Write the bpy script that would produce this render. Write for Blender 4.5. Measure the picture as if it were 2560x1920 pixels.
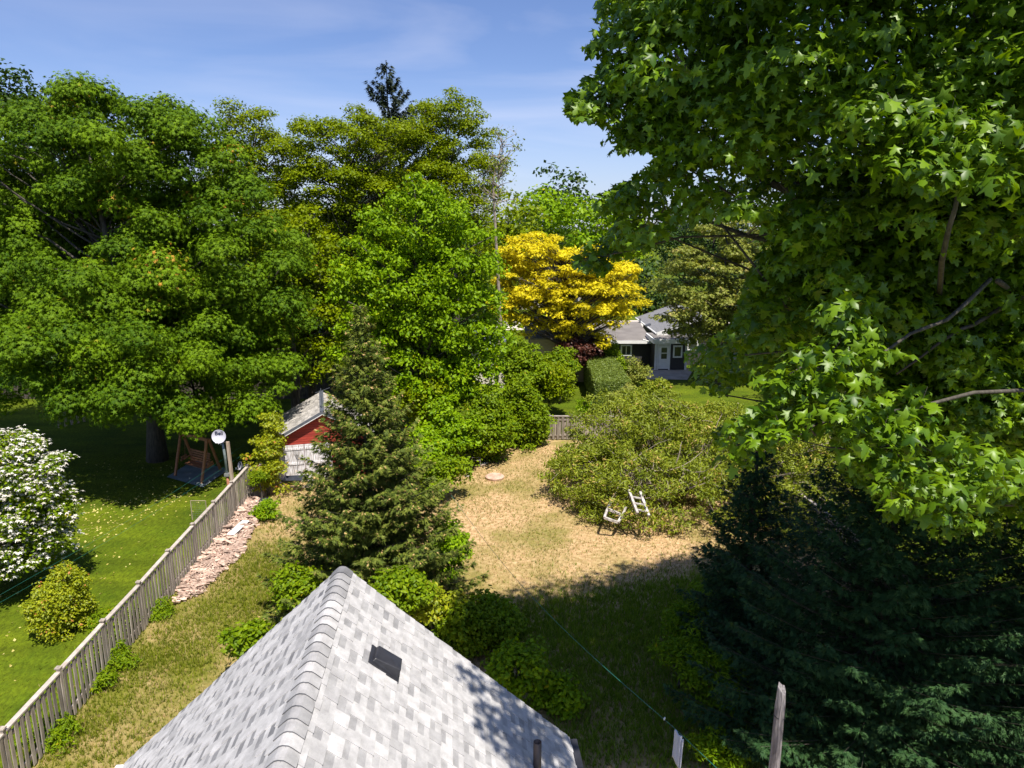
import bpy, math, random
import numpy as np
from mathutils import Vector, Matrix

for _o in list(bpy.data.objects):
    bpy.data.objects.remove(_o, do_unlink=True)
SC = bpy.context.scene
COL = SC.collection
R = math.radians
rng = np.random.default_rng(11)
random.seed(7)

# ------------------------------------------------------------------ camera
CAMZ, PITCH, F = 12.0, R(12.7), 1777.0
cam_d = bpy.data.cameras.new('camera'); cam = bpy.data.objects.new('camera', cam_d); COL.objects.link(cam)
cam.location = (0, 0, CAMZ); cam.rotation_euler = (R(90) - PITCH, 0, 0)
cam_d.sensor_width = 36; cam_d.lens = F / 2560 * 36; cam_d.clip_start = 0.1; cam_d.clip_end = 2000
SC.camera = cam
CP, SP = math.cos(PITCH), math.sin(PITCH)

# ------------------------------------------------------------------ light, sky, exposure
SUN_DIR = Vector((0.22, -0.46, 1.0)).normalized()
sun_d = bpy.data.lights.new('sun', 'SUN'); sun_d.energy = 5.0; sun_d.angle = R(0.5); sun_d.color = (1.0, 0.94, 0.83)
sun = bpy.data.objects.new('sun', sun_d); COL.objects.link(sun); sun.location = (10, -20, 60)
sun.rotation_euler = SUN_DIR.to_track_quat('Z', 'Y').to_euler()
W_ = bpy.data.worlds.new('World'); SC.world = W_; W_.use_nodes = True
nt = W_.node_tree; nt.nodes.clear()
def wn(t, **k):
    n = nt.nodes.new(t)
    for a, b in k.items(): setattr(n, a, b)
    return n
sky = wn('ShaderNodeTexSky', sky_type='NISHITA', sun_disc=False)
sky.sun_elevation = math.asin(SUN_DIR.z); sky.sun_rotation = math.atan2(SUN_DIR.x, SUN_DIR.y)
sky.air_density = 1.0; sky.dust_density = 0.5; sky.ozone_density = 4.0; sky.altitude = 200
tc = wn('ShaderNodeTexCoord'); mp = wn('ShaderNodeMapping'); mp.inputs['Scale'].default_value = (1.0, 1.6, 7.0); mp.inputs['Rotation'].default_value = (0.0, R(-9), 0)
nz = wn('ShaderNodeTexNoise'); nz.inputs['Scale'].default_value = 1.6; nz.inputs['Detail'].default_value = 7; nz.inputs['Distortion'].default_value = 0.6
rp = wn('ShaderNodeValToRGB'); rp.color_ramp.elements[0].position = 0.46; rp.color_ramp.elements[1].position = 0.80
sep = wn('ShaderNodeSeparateXYZ')
mr = wn('ShaderNodeMapRange'); mr.inputs[1].default_value = 0.0; mr.inputs[2].default_value = 0.42; mr.inputs[3].default_value = 1.0; mr.inputs[4].default_value = 0.25
mrx = wn('ShaderNodeMapRange'); mrx.inputs[1].default_value = -0.7; mrx.inputs[2].default_value = 0.25; mrx.inputs[3].default_value = 0.15; mrx.inputs[4].default_value = 1.0
mul = wn('ShaderNodeMath', operation='MULTIPLY'); mul2 = wn('ShaderNodeMath', operation='MULTIPLY'); mul2.inputs[1].default_value = 0.95
mulx = wn('ShaderNodeMath', operation='MULTIPLY')
hz = wn('ShaderNodeMapRange'); hz.inputs[1].default_value = 0.02; hz.inputs[2].default_value = 0.20; hz.inputs[3].default_value = 0.42; hz.inputs[4].default_value = 0.0
mx0 = wn('ShaderNodeMixRGB'); mx0.inputs[2].default_value = (5.6, 6.6, 9.0, 1)
mx = wn('ShaderNodeMixRGB'); mx.inputs[2].default_value = (8.6, 8.6, 9.8, 1)
tint = wn('ShaderNodeMixRGB', blend_type='MULTIPLY'); tint.inputs[0].default_value = 1.0; tint.inputs[2].default_value = (1.06, 1.05, 1.28, 1)
bg = wn('ShaderNodeBackground'); bg.inputs[1].default_value = 0.074
wo = wn('ShaderNodeOutputWorld'); L = nt.links.new
L(tc.outputs['Generated'], mp.inputs[0]); L(mp.outputs[0], nz.inputs[0]); L(nz.outputs[0], rp.inputs[0])
L(tc.outputs['Generated'], sep.inputs[0]); L(sep.outputs[2], mr.inputs[0]); L(sep.outputs[0], mrx.inputs[0]); L(sep.outputs[2], hz.inputs[0])
L(rp.outputs[0], mul.inputs[0]); L(mr.outputs[0], mul.inputs[1]); L(mul.outputs[0], mulx.inputs[0]); L(mrx.outputs[0], mulx.inputs[1]); L(mulx.outputs[0], mul2.inputs[0])
L(sky.outputs[0], tint.inputs[1]); L(tint.outputs[0], mx0.inputs[1]); L(hz.outputs[0], mx0.inputs[0])
L(mx0.outputs[0], mx.inputs[1]); L(mul2.outputs[0], mx.inputs[0])
L(mx.outputs[0], bg.inputs[0]); L(bg.outputs[0], wo.inputs[0])
SC.view_settings.view_transform = 'Standard'; SC.view_settings.look = 'None'; SC.view_settings.exposure = 0.62; SC.view_settings.gamma = 1.0
SC.view_settings.use_curve_mapping = False
SC.cycles.max_bounces = 6; SC.cycles.diffuse_bounces = 3; SC.cycles.glossy_bounces = 2; SC.cycles.transmission_bounces = 4; SC.cycles.transparent_max_bounces = 4
SC.cycles.use_denoising = True

# ------------------------------------------------------------------ geometry of the view (photograph pixels of a 2560 x 1920 frame)
def Wp(px, py, Y):                      # the point seen at a pixel, Y metres ahead
    a, b = (px - 1280) / F, -(py - 960) / F
    d = np.array([a, CP + b * SP, -SP + b * CP]); return np.array([0, 0, CAMZ]) + d * (Y / d[1])
def Gp(px, py, z=0.0):                  # the point seen at a pixel, at height z
    a, b = (px - 1280) / F, -(py - 960) / F
    d = np.array([a, CP + b * SP, -SP + b * CP]); return np.array([0, 0, CAMZ]) + d * ((z - CAMZ) / d[2])
def proj(P):
    P = np.asarray(P, float).reshape(-1, 3) - np.array([0, 0, CAMZ])
    dep = P[:, 1] * CP - P[:, 2] * SP; up = P[:, 1] * SP + P[:, 2] * CP
    dep = np.where(dep < 0.1, 0.1, dep)
    return np.stack([1280 + P[:, 0] / dep * F, 960 - up / dep * F], 1)
def inpoly(q, poly):
    x, y = q[:, 0], q[:, 1]; ins = np.zeros(len(q), bool); n = len(poly)
    for i in range(n):
        x0, y0 = poly[i]; x1, y1 = poly[(i + 1) % n]
        c = ((y0 > y) != (y1 > y)) & (x < (x1 - x0) * (y - y0) / (y1 - y0 + 1e-9) + x0); ins ^= c
    return ins
YA = R(5.0); YV = np.array([-math.sin(YA), math.cos(YA), 0]); YU = np.array([math.cos(YA), math.sin(YA), 0])
def yd(u, v, z=0): return YU * u + YV * v + np.array([0, 0, z])

# ------------------------------------------------------------------ objects
def thing(name, label, cat, loc=(0, 0, 0), group=None):
    o = bpy.data.objects.new(name, None); COL.objects.link(o); o.location = tuple(float(v) for v in loc); o.empty_display_size = .2
    o['label'] = label; o['category'] = cat
    if group: o['group'] = group
    return o
def tag(o, label=None, cat=None, group=None, kind=None):
    for k, v in (('label', label), ('category', cat), ('group', group), ('kind', kind)):
        if v: o[k] = v
    return o
def origin(parent):
    v = Vector((0, 0, 0))
    while parent is not None: v += parent.location; parent = parent.parent
    return np.array(v)
def mesh_obj(name, V, Fc, mat, parent=None, var=None, smooth=False, loc=None):
    V = np.asarray(V, np.float64).reshape(-1, 3)
    if parent is None and loc is None:
        lo, hi = V.min(0), V.max(0); loc = np.array([(lo[0] + hi[0]) / 2, (lo[1] + hi[1]) / 2, lo[2]])
    off = origin(parent) if parent is not None else np.asarray(loc, float)
    V = V - off
    me = bpy.data.meshes.new(name)
    if isinstance(Fc, np.ndarray):
        m, k = Fc.shape
        me.vertices.add(len(V)); me.vertices.foreach_set('co', V.astype(np.float32).ravel())
        me.loops.add(m * k); me.loops.foreach_set('vertex_index', Fc.astype(np.int32).ravel())
        me.polygons.add(m); me.polygons.foreach_set('loop_start', np.arange(0, m * k, k, dtype=np.int32))
        me.update(calc_edges=True)
    else:
        me.from_pydata(V.tolist(), [], Fc); me.update()
    if var is not None:
        at = me.attributes.new('var', 'FLOAT', 'POINT'); at.data.foreach_set('value', np.asarray(var, np.float32))
    if smooth: me.polygons.foreach_set('use_smooth', np.ones(len(me.polygons), bool))
    me.materials.append(mat)
    o = bpy.data.objects.new(name, me); COL.objects.link(o)
    if parent is not None: o.parent = parent
    else: o.location = tuple(off)
    return o

class MB:
    def __init__(s): s.v = []; s.f = []; s.a = []
    def add(s, V, Fc, var=0.5):
        b = len(s.v); s.v += [tuple(map(float, p)) for p in V]; s.f += [tuple(b + i for i in f) for f in Fc]; s.a += [var] * len(V)
    def box(s, c, size, rz=0.0, rx=0.0, ry=0.0, var=0.5, M=None):
        h = np.array(size) / 2; P = np.array([[x, y, z] for x in (-1, 1) for y in (-1, 1) for z in (-1, 1)]) * h
        if M is None: M = np.array(Matrix.Rotation(rz, 3, 'Z') @ Matrix.Rotation(ry, 3, 'Y') @ Matrix.Rotation(rx, 3, 'X'))
        s.add(P @ M.T + np.array(c), [(0, 1, 3, 2), (4, 6, 7, 5), (0, 4, 5, 1), (2, 3, 7, 6), (0, 2, 6, 4), (1, 5, 7, 3)], var)
    def beam(s, p, q, w, h, var=0.5, up=(0, 0, 1)):
        p, q = np.array(p, float), np.array(q, float); d = q - p; l = np.linalg.norm(d); d /= l
        u = np.array(up, float); a = np.cross(d, u)
        if np.linalg.norm(a) < 1e-3: a = np.cross(d, [1, 0, 0])
        a /= np.linalg.norm(a); u = np.cross(a, d)
        s.box((p + q) / 2, (w, l, h), var=var, M=np.stack([a, d, u], 1))
    def tube(s, pts, rad, n=6, var=0.5, cap=True):
        pts = [np.array(p, float) for p in pts]; m = len(pts)
        if not hasattr(rad, '__len__'): rad = [rad] * m
        V = []; ref = np.array([0.31, 0.17, 0.93])
        for i, p in enumerate(pts):
            d = pts[min(i + 1, m - 1)] - pts[max(i - 1, 0)]; d /= np.linalg.norm(d) + 1e-9
            a = np.cross(d, ref if abs(d @ ref) < .95 else [1, 0, 0]); a /= np.linalg.norm(a); b = np.cross(d, a)
            for k in range(n):
                t = 2 * math.pi * k / n; V.append(p + rad[i] * (math.cos(t) * a + math.sin(t) * b))
        Fc = [(i * n + k, i * n + (k + 1) % n, (i + 1) * n + (k + 1) % n, (i + 1) * n + k) for i in range(m - 1) for k in range(n)]
        if cap: Fc += [tuple(range(n - 1, -1, -1)), tuple((m - 1) * n + k for k in range(n))]
        s.add(V, Fc, var)
    def prism(s, poly, thick, var=0.5):            # planar polygon (3D points) given a thickness vector
        n = len(poly); P = [np.array(p, float) for p in poly]; t = np.array(thick, float)
        s.add(P + [p + t for p in P], [tuple(range(n)), tuple(range(2 * n - 1, n - 1, -1))] + [(i, i + n, (i + 1) % n + n, (i + 1) % n) for i in range(n)], var)
    def lathe(s, prof, c, n=24, M=None, var=0.5):
        V = []; 
        for r, z in prof:
            for k in range(n):
                t = 2 * math.pi * k / n; V.append((r * math.cos(t), r * math.sin(t), z))
        V = np.array(V)
        if M is not None: V = V @ np.array(M).T
        s.add(V + np.array(c), [(i * n + k, i * n + (k + 1) % n, (i + 1) * n + (k + 1) % n, (i + 1) * n + k) for i in range(len(prof) - 1) for k in range(n)], var)
    def build(s, name, mat, parent=None, smooth=False, loc=None):
        return mesh_obj(name, s.v, s.f, mat, parent, var=s.a, smooth=smooth, loc=loc)

# ------------------------------------------------------------------ materials
def newmat(name):
    m = bpy.data.materials.new(name); m.use_nodes = True; t = m.node_tree; t.nodes.clear()
    out = t.nodes.new('ShaderNodeOutputMaterial'); return m, t, out
def N(t, kind, **k):
    n = t.nodes.new(kind)
    for a, b in k.items(): setattr(n, a, b)
    return n
def ramp(t, stops):
    r = N(t, 'ShaderNodeValToRGB'); e = r.color_ramp.elements
    while len(e) < len(stops): e.new(0.5)
    for x, (p, c) in zip(e, stops): x.position = p; x.color = (*c, 1)
    return r
def leaf_mat(name, dark, light, trans=0.35, tint=None, rough=0.45, accent=None, apos=0.97, spec=0.35):
    m, t, out = newmat(name); k = t.links.new
    at = N(t, 'ShaderNodeAttribute', attribute_name='var')
    st = [(0.0, dark), (0.85, light)]
    if accent: st = [(0.0, dark), (apos - .04, light), (apos, accent)]
    r = ramp(t, st); k(at.outputs['Fac'], r.inputs[0])
    b = N(t, 'ShaderNodeBsdfPrincipled'); b.inputs['Roughness'].default_value = rough; b.inputs['Specular IOR Level'].default_value = spec
    tr = N(t, 'ShaderNodeBsdfTranslucent'); mixc = N(t, 'ShaderNodeMixRGB', blend_type='MULTIPLY'); mixc.inputs[0].default_value = 1
    mixc.inputs[2].default_value = (*(tint or (1.5, 1.35, 0.35)), 1)
    k(r.outputs[0], b.inputs['Base Color']); k(r.outputs[0], mixc.inputs[1]); k(mixc.outputs[0], tr.inputs[0])
    ms = N(t, 'ShaderNodeMixShader'); ms.inputs[0].default_value = trans; k(b.outputs[0], ms.inputs[1]); k(tr.outputs[0], ms.inputs[2]); k(ms.outputs[0], out.inputs[0])
    return m
def solid(name, c1, c2=None, rough=0.7, scale=6.0, stretch=(1, 1, 1), metal=0.0, bump=0.0, detail=5, var_amt=0.0, spec=0.5, bscale=None, coord='Object'):
    m, t, out = newmat(name); k = t.links.new
    b = N(t, 'ShaderNodeBsdfPrincipled'); b.inputs['Roughness'].default_value = rough; b.inputs['Metallic'].default_value = metal; b.inputs['Specular IOR Level'].default_value = spec
    tc = N(t, 'ShaderNodeTexCoord'); mp = N(t, 'ShaderNodeMapping'); mp.inputs['Scale'].default_value = stretch
    k(tc.outputs[coord], mp.inputs[0]); nz = N(t, 'ShaderNodeTexNoise'); nz.inputs['Scale'].default_value = scale; nz.inputs['Detail'].default_value = detail
    k(mp.outputs[0], nz.inputs[0]); r = ramp(t, [(0.32, c1), (0.68, c2 or c1)]); k(nz.outputs[0], r.inputs[0]); col = r.outputs[0]
    if var_amt:
        at = N(t, 'ShaderNodeAttribute', attribute_name='var'); mr = N(t, 'ShaderNodeMapRange'); mr.inputs[3].default_value = 1 - var_amt; mr.inputs[4].default_value = 1 + var_amt
        k(at.outputs['Fac'], mr.inputs[0]); mm = N(t, 'ShaderNodeVectorMath', operation='SCALE'); k(col, mm.inputs[0]); k(mr.outputs[0], mm.inputs['Scale']); col = mm.outputs[0]
    k(col, b.inputs['Base Color'])
    if bump:
        n2 = N(t, 'ShaderNodeTexNoise'); n2.inputs['Scale'].default_value = bscale or scale * 3; n2.inputs['Detail'].default_value = 4; k(mp.outputs[0], n2.inputs[0])
        bp = N(t, 'ShaderNodeBump'); bp.inputs['Strength'].default_value = bump; bp.inputs['Distance'].default_value = 0.02; k(n2.outputs[0], bp.inputs['Height']); k(bp.outputs[0], b.inputs['Normal'])
    k(b.outputs[0], out.inputs[0]); return m

M = {}
M['maple'] = leaf_mat('maple_leaf', (.035, .095, .005), (.185, .310, .006), trans=.30, rough=.42, spec=.40)
M['lmaple'] = leaf_mat('green_maple_leaf', (.030, .078, .002), (.145, .240, .004), trans=.16, rough=.6, spec=.12, accent=(.50, .25, .04), apos=.98)
M['locust'] = leaf_mat('fine_green_leaf', (.080, .135, .001), (.225, .285, .002), trans=.28, spec=.12)
M['ash'] = leaf_mat('bright_green_leaf', (.085, .180, .002), (.260, .400, .005), trans=.30, spec=.15, accent=(.55, .46, .01), apos=.985)
M['gold'] = leaf_mat('golden_leaf', (.56, .48, .010), (.95, .82, .035), trans=.40, tint=(1.0, 1.05, .3), spec=.12)
M['bushy'] = leaf_mat('shrub_leaf', (.075, .150, .003), (.230, .320, .006), trans=.33, spec=.15, accent=(.45, .36, .02), apos=.98)
M['yellowgreen'] = leaf_mat('yellow_green_leaf', (.150, .210, .006), (.400, .430, .012), trans=.35, accent=(.55, .22, .06), apos=.95)
M['dull'] = leaf_mat('dull_green_leaf', (.120, .160, .018), (.300, .320, .06), trans=.3, spec=.2, accent=(.42, .36, .12), apos=.9)
M['dark'] = leaf_mat('dark_green_leaf', (.018, .045, .006), (.050, .095, .010), trans=.2, spec=.2)
M['purple'] = leaf_mat('purple_leaf', (.050, .018, .014), (.125, .045, .030), trans=.25, tint=(1.4, .6, .5))
M['spruce'] = leaf_mat('spruce_needles', (.062, .100, .014), (.180, .215, .032), trans=.12, rough=.6, spec=.15)
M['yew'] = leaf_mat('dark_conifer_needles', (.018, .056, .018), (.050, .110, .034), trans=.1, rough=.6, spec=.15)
M['farspruce'] = leaf_mat('far_spruce_needles', (.012, .030, .016), (.045, .060, .025), trans=.05, rough=.7)
M['bud'] = leaf_mat('spruce_buds', (.42, .28, .10), (.62, .42, .18), trans=.1, rough=.7)
M['petal'] = leaf_mat('white_petals', (.60, .55, .46), (.90, .87, .80), trans=.25, tint=(1, 1, 1))
M['pink'] = leaf_mat('pink_petals', (.6, .04, .10), (.85, .14, .22), trans=.2, tint=(1, .6, .6))
M['brush'] = leaf_mat('thicket_leaf', (.110, .155, .008), (.290, .340, .020), trans=.3, accent=(.50, .36, .10), apos=.90)
M['hedge'] = leaf_mat('hedge_leaf', (.085, .130, .015), (.170, .225, .035), trans=.25)
M['grass'] = leaf_mat('grass_blades', (.085, .130, .006), (.250, .280, .022), trans=.3, spec=.15)
M['straw'] = leaf_mat('straw_blades', (.40, .27, .13), (.72, .53, .30), trans=.3, tint=(1, .95, .6), spec=.1)
M['fallen'] = leaf_mat('fallen_leaf', (.40, .34, .06), (.70, .62, .22), trans=.2, tint=(1, .9, .4))
M['bark'] = solid('bark', (.04, .034, .027), (.11, .095, .075), rough=.9, scale=5, stretch=(3, 3, .6), bump=.6)
M['branch'] = solid('grey_branch', (.17, .13, .10), (.38, .32, .25), rough=.85, scale=9, bump=.3)
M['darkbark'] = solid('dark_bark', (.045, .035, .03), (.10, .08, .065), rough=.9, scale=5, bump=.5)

# ------------------------------------------------------------------ foliage
FAN = [(0, -.18), (.38, -.30), (.26, -.02), (.60, .20), (.19, .20), (.21, .42), (0, .68), (-.21, .42), (-.19, .20), (-.60, .20), (-.26, -.02), (-.38, -.30)]
def t_maple():
    v = [(0, .04, .05)] + [(x, y, -.22 * (x * x + y * y) - .02) for x, y in FAN]; n = len(FAN)
    return np.array(v), np.array([(0, 1 + i, 1 + (i + 1) % n) for i in range(n)])
def t_leaf(w=.34): return np.array([(0, -.5, 0), (w, .0, -.10), (0, .6, -.06), (-w, .0, -.10), (0, 0, .05)]), np.array([(0, 1, 4), (1, 2, 4), (2, 3, 4), (3, 0, 4)])
def t_quad(w=.36): return np.array([(0, -.5, .0), (w, .05, -.1), (0, .55, 0.), (-w, .05, -.1)]), np.array([(0, 1, 2), (0, 2, 3)])
def t_star5():          # five-pointed rosette: a whorl of leaves as one leaf-sized piece
    v = [(0, 0, .05)]; f = []
    for i in range(5):
        a = 2 * math.pi * i / 5; v += [(.55 * math.cos(a), .55 * math.sin(a), -.12), (.2 * math.cos(a + .63), .2 * math.sin(a + .63), -.0)]
    for i in range(10): f.append((0, 1 + i, 1 + (i + 1) % 10))
    return np.array(v), np.array(f)
def t_spray(k=5):
    v = []; f = []
    for i in range(k):
        a = (i / (k - 1) - .5) * 1.7; l = 1.0 - .35 * abs(i / (k - 1) - .5) * 2; s = .35 * abs(math.sin(a)); b = len(v)
        dx, dy = math.sin(a), math.cos(a)
        v += [(-.11 * dy, s * .6 + .07 * dx, 0), (.11 * dy, s * .6 - .07 * dx, 0), (dx * l * .62, dy * l, -.10 * (i % 2))]; f.append((b, b + 1, b + 2))
    return np.array(v), np.array(f)
def t_blade(k=4):
    v = []; f = []; rr = random.Random(3)
    for i in range(k):
        a = rr.uniform(0, 6.28); d = rr.uniform(.1, .5); b = len(v); w = .05
        v += [(-w * math.sin(a), w * math.cos(a), 0), (w * math.sin(a), -w * math.cos(a), 0), (d * math.cos(a), d * math.sin(a), rr.uniform(.7, 1.1))]; f.append((b, b + 1, b + 2))
    return np.array(v), np.array(f)
def cav(th=-.30, f=.95, ph=0.0):
    return lambda C: (np.sin(C[:, 0] * f + 1.3 + ph) * np.sin(C[:, 1] * f * .8 + ph) + np.sin(C[:, 2] * f * 1.5 + 2 * ph + C[:, 0] * .35) * .7 + rng.normal(size=len(C)) * .12) > th
TM, TL, TQ, TS, TSP, TN, TB = t_maple(), t_leaf(), t_quad(), t_star5(), t_spray(), t_leaf(.16), t_blade()
def unit(a): return a / (np.linalg.norm(a, axis=1, keepdims=True) + 1e-9)
def rdir(n): return unit(rng.normal(size=(n, 3)))
def foliage(name, mat, parent, P, Nn, S, tmpl, T=None, droop=.6, var=None, loc=None):
    P = np.asarray(P); n = len(P); Nn = unit(Nn)
    if T is None: T = rdir(n) + np.array([0, 0, -droop])
    T = unit(T - (T * Nn).sum(1, keepdims=True) * Nn); B = np.cross(T, Nn)
    tv, tf = tmpl; S = np.broadcast_to(np.asarray(S, float), (n,)).reshape(n, 1, 1)
    cz = rng.uniform(.4, 2.4, (n, 1, 1)) if droop else 1.0
    V = P[:, None, :] + S * (tv[None, :, 0:1] * B[:, None] + tv[None, :, 1:2] * T[:, None] + cz * tv[None, :, 2:3] * Nn[:, None])
    Fc = (tf[None] + (np.arange(n) * len(tv))[:, None, None]).reshape(-1, 3)
    v = rng.random(n) if var is None else np.clip(var, 0, 1)
    return mesh_obj(name, V.reshape(-1, 3), Fc, mat, parent, var=np.repeat(v, len(tv)), loc=loc)
def clump_leaves(C, r, flat, n, up=.7, jit=.55, shell=(.55, 1.08), low=.25, tone=.22):
    """leaves over the upper shell of flattened clumps; C (k,3), r (k,)"""
    k = len(C); cnt = np.maximum(6, (n * (r / r.mean()) ** 2)).astype(int); idx = np.repeat(np.arange(k), cnt); m = len(idx)
    d = rdir(m); fl = rng.random(m) > low; d[:, 2] = np.where(fl, np.abs(d[:, 2]), d[:, 2] * .6)
    rad = rng.uniform(shell[0], shell[1], m) * (1 + .18 * np.sin(5 * np.arctan2(d[:, 1], d[:, 0]) + idx * 1.7))
    P = C[idx] + d * (r[idx] * rad)[:, None] * np.array([1, 1, flat])
    Nn = d * np.array([1, 1, 1]) * .8 + np.array([0, 0, up]) + rng.normal(size=(m, 3)) * jit
    base = rng.random(k)[idx]
    return P, Nn, np.clip(rng.random(m) * (1 - tone) + base * tone, 0, 1), d
def lobes_clumps(lobes, step, inner=.25, jitter=.3):
    """clump centres spread over the outside of a union of spheres (x,y,z,r); and some inside"""
    out = []; Ls = np.array(lobes)
    for (x, y, z, r) in Ls:
        n = max(4, int(4 * math.pi * r * r / (step * step * 1.1))); i = np.arange(n) + .5
        ph = np.arccos(1 - 2 * i / n); th = math.pi * (1 + 5 ** .5) * i + rng.random() * 6
        d = np.stack([np.cos(th) * np.sin(ph), np.sin(th) * np.sin(ph), np.cos(ph)], 1)
        P = np.array([x, y, z]) + d * r * rng.uniform(.8, 1.02, (n, 1)) + rng.normal(size=(n, 3)) * step * jitter
        out.append(P)
        if inner:
            q = int(n * inner); out.append(np.array([x, y, z]) + rdir(q) * r * rng.uniform(.2, .7, (q, 1)))
    C = np.concatenate(out); keep = np.ones(len(C), bool)
    for (x, y, z, r) in Ls:
        q = np.linalg.norm(C - np.array([x, y, z]), axis=1); keep &= ~((q < r * .62) & (rng.random(len(C)) > .18))
    return C[keep]
def limb(mb, a, b, r0, r1, bow=.12, n=5, k=5, up=0):
    a, b = np.array(a, float), np.array(b, float); l = np.linalg.norm(b - a); off = rng.normal(size=3) * l * bow + np.array([0, 0, up * l]); pts = []
    for i in range(n):
        t = i / (n - 1); pts.append(a + (b - a) * t + off * math.sin(math.pi * t) + rng.normal(size=3) * l * .012)
    mb.tube(pts, [r0 + (r1 - r0) * i / (n - 1) for i in range(n)], n=k); return pts
def skeleton(base, C, H, r0, lean=(0, 0), every=3, split=.30, rmin=.02, mb=None, lf_=.36):
    mb = mb or MB(); base = np.array(base, float); top = base + np.array([lean[0], lean[1], H])
    ax = lambda t: base + (top - base) * t + np.array([math.sin(t * 5) * .02 * H, math.cos(t * 4) * .02 * H - .02 * H, 0])
    ts = np.linspace(0, 1, 9); mb.tube([ax(t) for t in ts], [r0 * (1.35 if t == 0 else 1 - .88 * t) for t in ts], n=9)
    for c in C[::every]:
        d = math.hypot(c[0] - base[0], c[1] - base[1]); z = (c[2] - base[2]) - .65 * d; t = min(max(z / H, split), .95)
        p = ax(t); limb(mb, p, c, max(r0 * (1 - .85 * t) * lf_, rmin * 1.5), rmin, bow=.07, up=.06)
    return mb
def lobes_px(L_, Y):
    o = []
    for e in L_:
        px, py, rp = e[:3]; yy = Y + (e[3] if len(e) > 3 else 0); c = Wp(px, py, yy); dep = c[1] * CP - (c[2] - CAMZ) * SP; o.append((*c, rp / F * dep))
    return o
def tree(name, label, lobes, base, mat, leaf=.2, step=1.3, clump=1.0, flat=.55, n=130, tmpl=None, r0=.35, H=None, every=3, cat='tree', group=None, bark='bark',
         up=.7, jit=.55, droop=.6, inner=.25, minz=.4, split=.3, extra=None, part='crown', keep=None, tone=.22, rmin=.025, low=.25):
    base = np.array(base, float); T = thing(name, label, cat, base, group); C = lobes_clumps(lobes, step, inner)
    C = C[C[:, 2] > minz]
    if keep is not None: C = C[keep(C)]
    C = C[rng.permutation(len(C))]
    r = clump * rng.uniform(.65, 1.25, len(C)); P, Nn, v, d = clump_leaves(C, r, flat, n, up, jit, tone=tone, low=low)
    foliage(part, M[mat], T, P, Nn, leaf * rng.uniform(.7, 1.25, len(P)), tmpl or TQ, droop=droop, var=v)
    H = H or (C[:, 2].max() - base[2]) * .85; cx = C[:, :2].mean(0) - base[:2]
    skeleton(base, C, H, r0, lean=(cx[0] * .6, cx[1] * .6), every=every, split=split, rmin=rmin).build('trunk', M[bark], T, smooth=True)
    if extra: extra(T, C, r)
    return T
def bush(name, label, px, py, w, h, Y, mat, leaf=.09, n=90, z0=None, tmpl=None, flat=.8, step=.45, clump=.38, cat='shrub', group=None, part='foliage', base_py=None, **k):
    """a shrub whose crown fills w x h pixels round (px, py), Y metres ahead; its stem stands on the ground below"""
    c = Wp(px, py, Y); dep = c[1] * CP - (c[2] - CAMZ) * SP; rw, rh = w / 2 / F * dep, h / 2 / F * dep * 1.0
    lb = []
    nl = 7
    for i in range(nl):
        d = rdir(1)[0]; s = rng.uniform(.45, .62); lb.append((c[0] + d[0] * rw * (1 - s), c[1] + d[1] * rw * (1 - s), max(c[2] + d[2] * rh * (1 - s), .1), s * min(rw, rh) if abs(rw - rh) < .3 * max(rw, rh) else s * min(rw, rh) * 1.15))
    lb.append((c[0], c[1], max(c[2], .1), .6 * min(rw, rh)))
    if rw > 1.3 * rh:
        for sx in np.linspace(-.7, .7, 4): lb.append((c[0] + sx * rw, c[1] + rng.normal() * .15 * rw, c[2] - abs(sx) * rh * .3, .5 * rh))
    if rh > 1.3 * rw:
        for sz in np.linspace(-.75, .75, 4): lb.append((c[0] + rng.normal() * .1 * rw, c[1] + rng.normal() * .15 * rw, max(c[2] + sz * rh, .1), (.55 - .22 * max(sz, 0)) * rw))
    return tree(name, label, lb, (c[0], c[1], 0), mat, leaf=leaf, step=step, clump=clump, flat=flat, n=n, tmpl=tmpl, r0=k.pop('r0', .05), H=max(c[2] + rh * .5, .4), every=k.pop('every', 4), cat=cat, group=group,
                minz=k.pop('minz', .05), split=.05, part=part, rmin=.008, **k)

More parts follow.
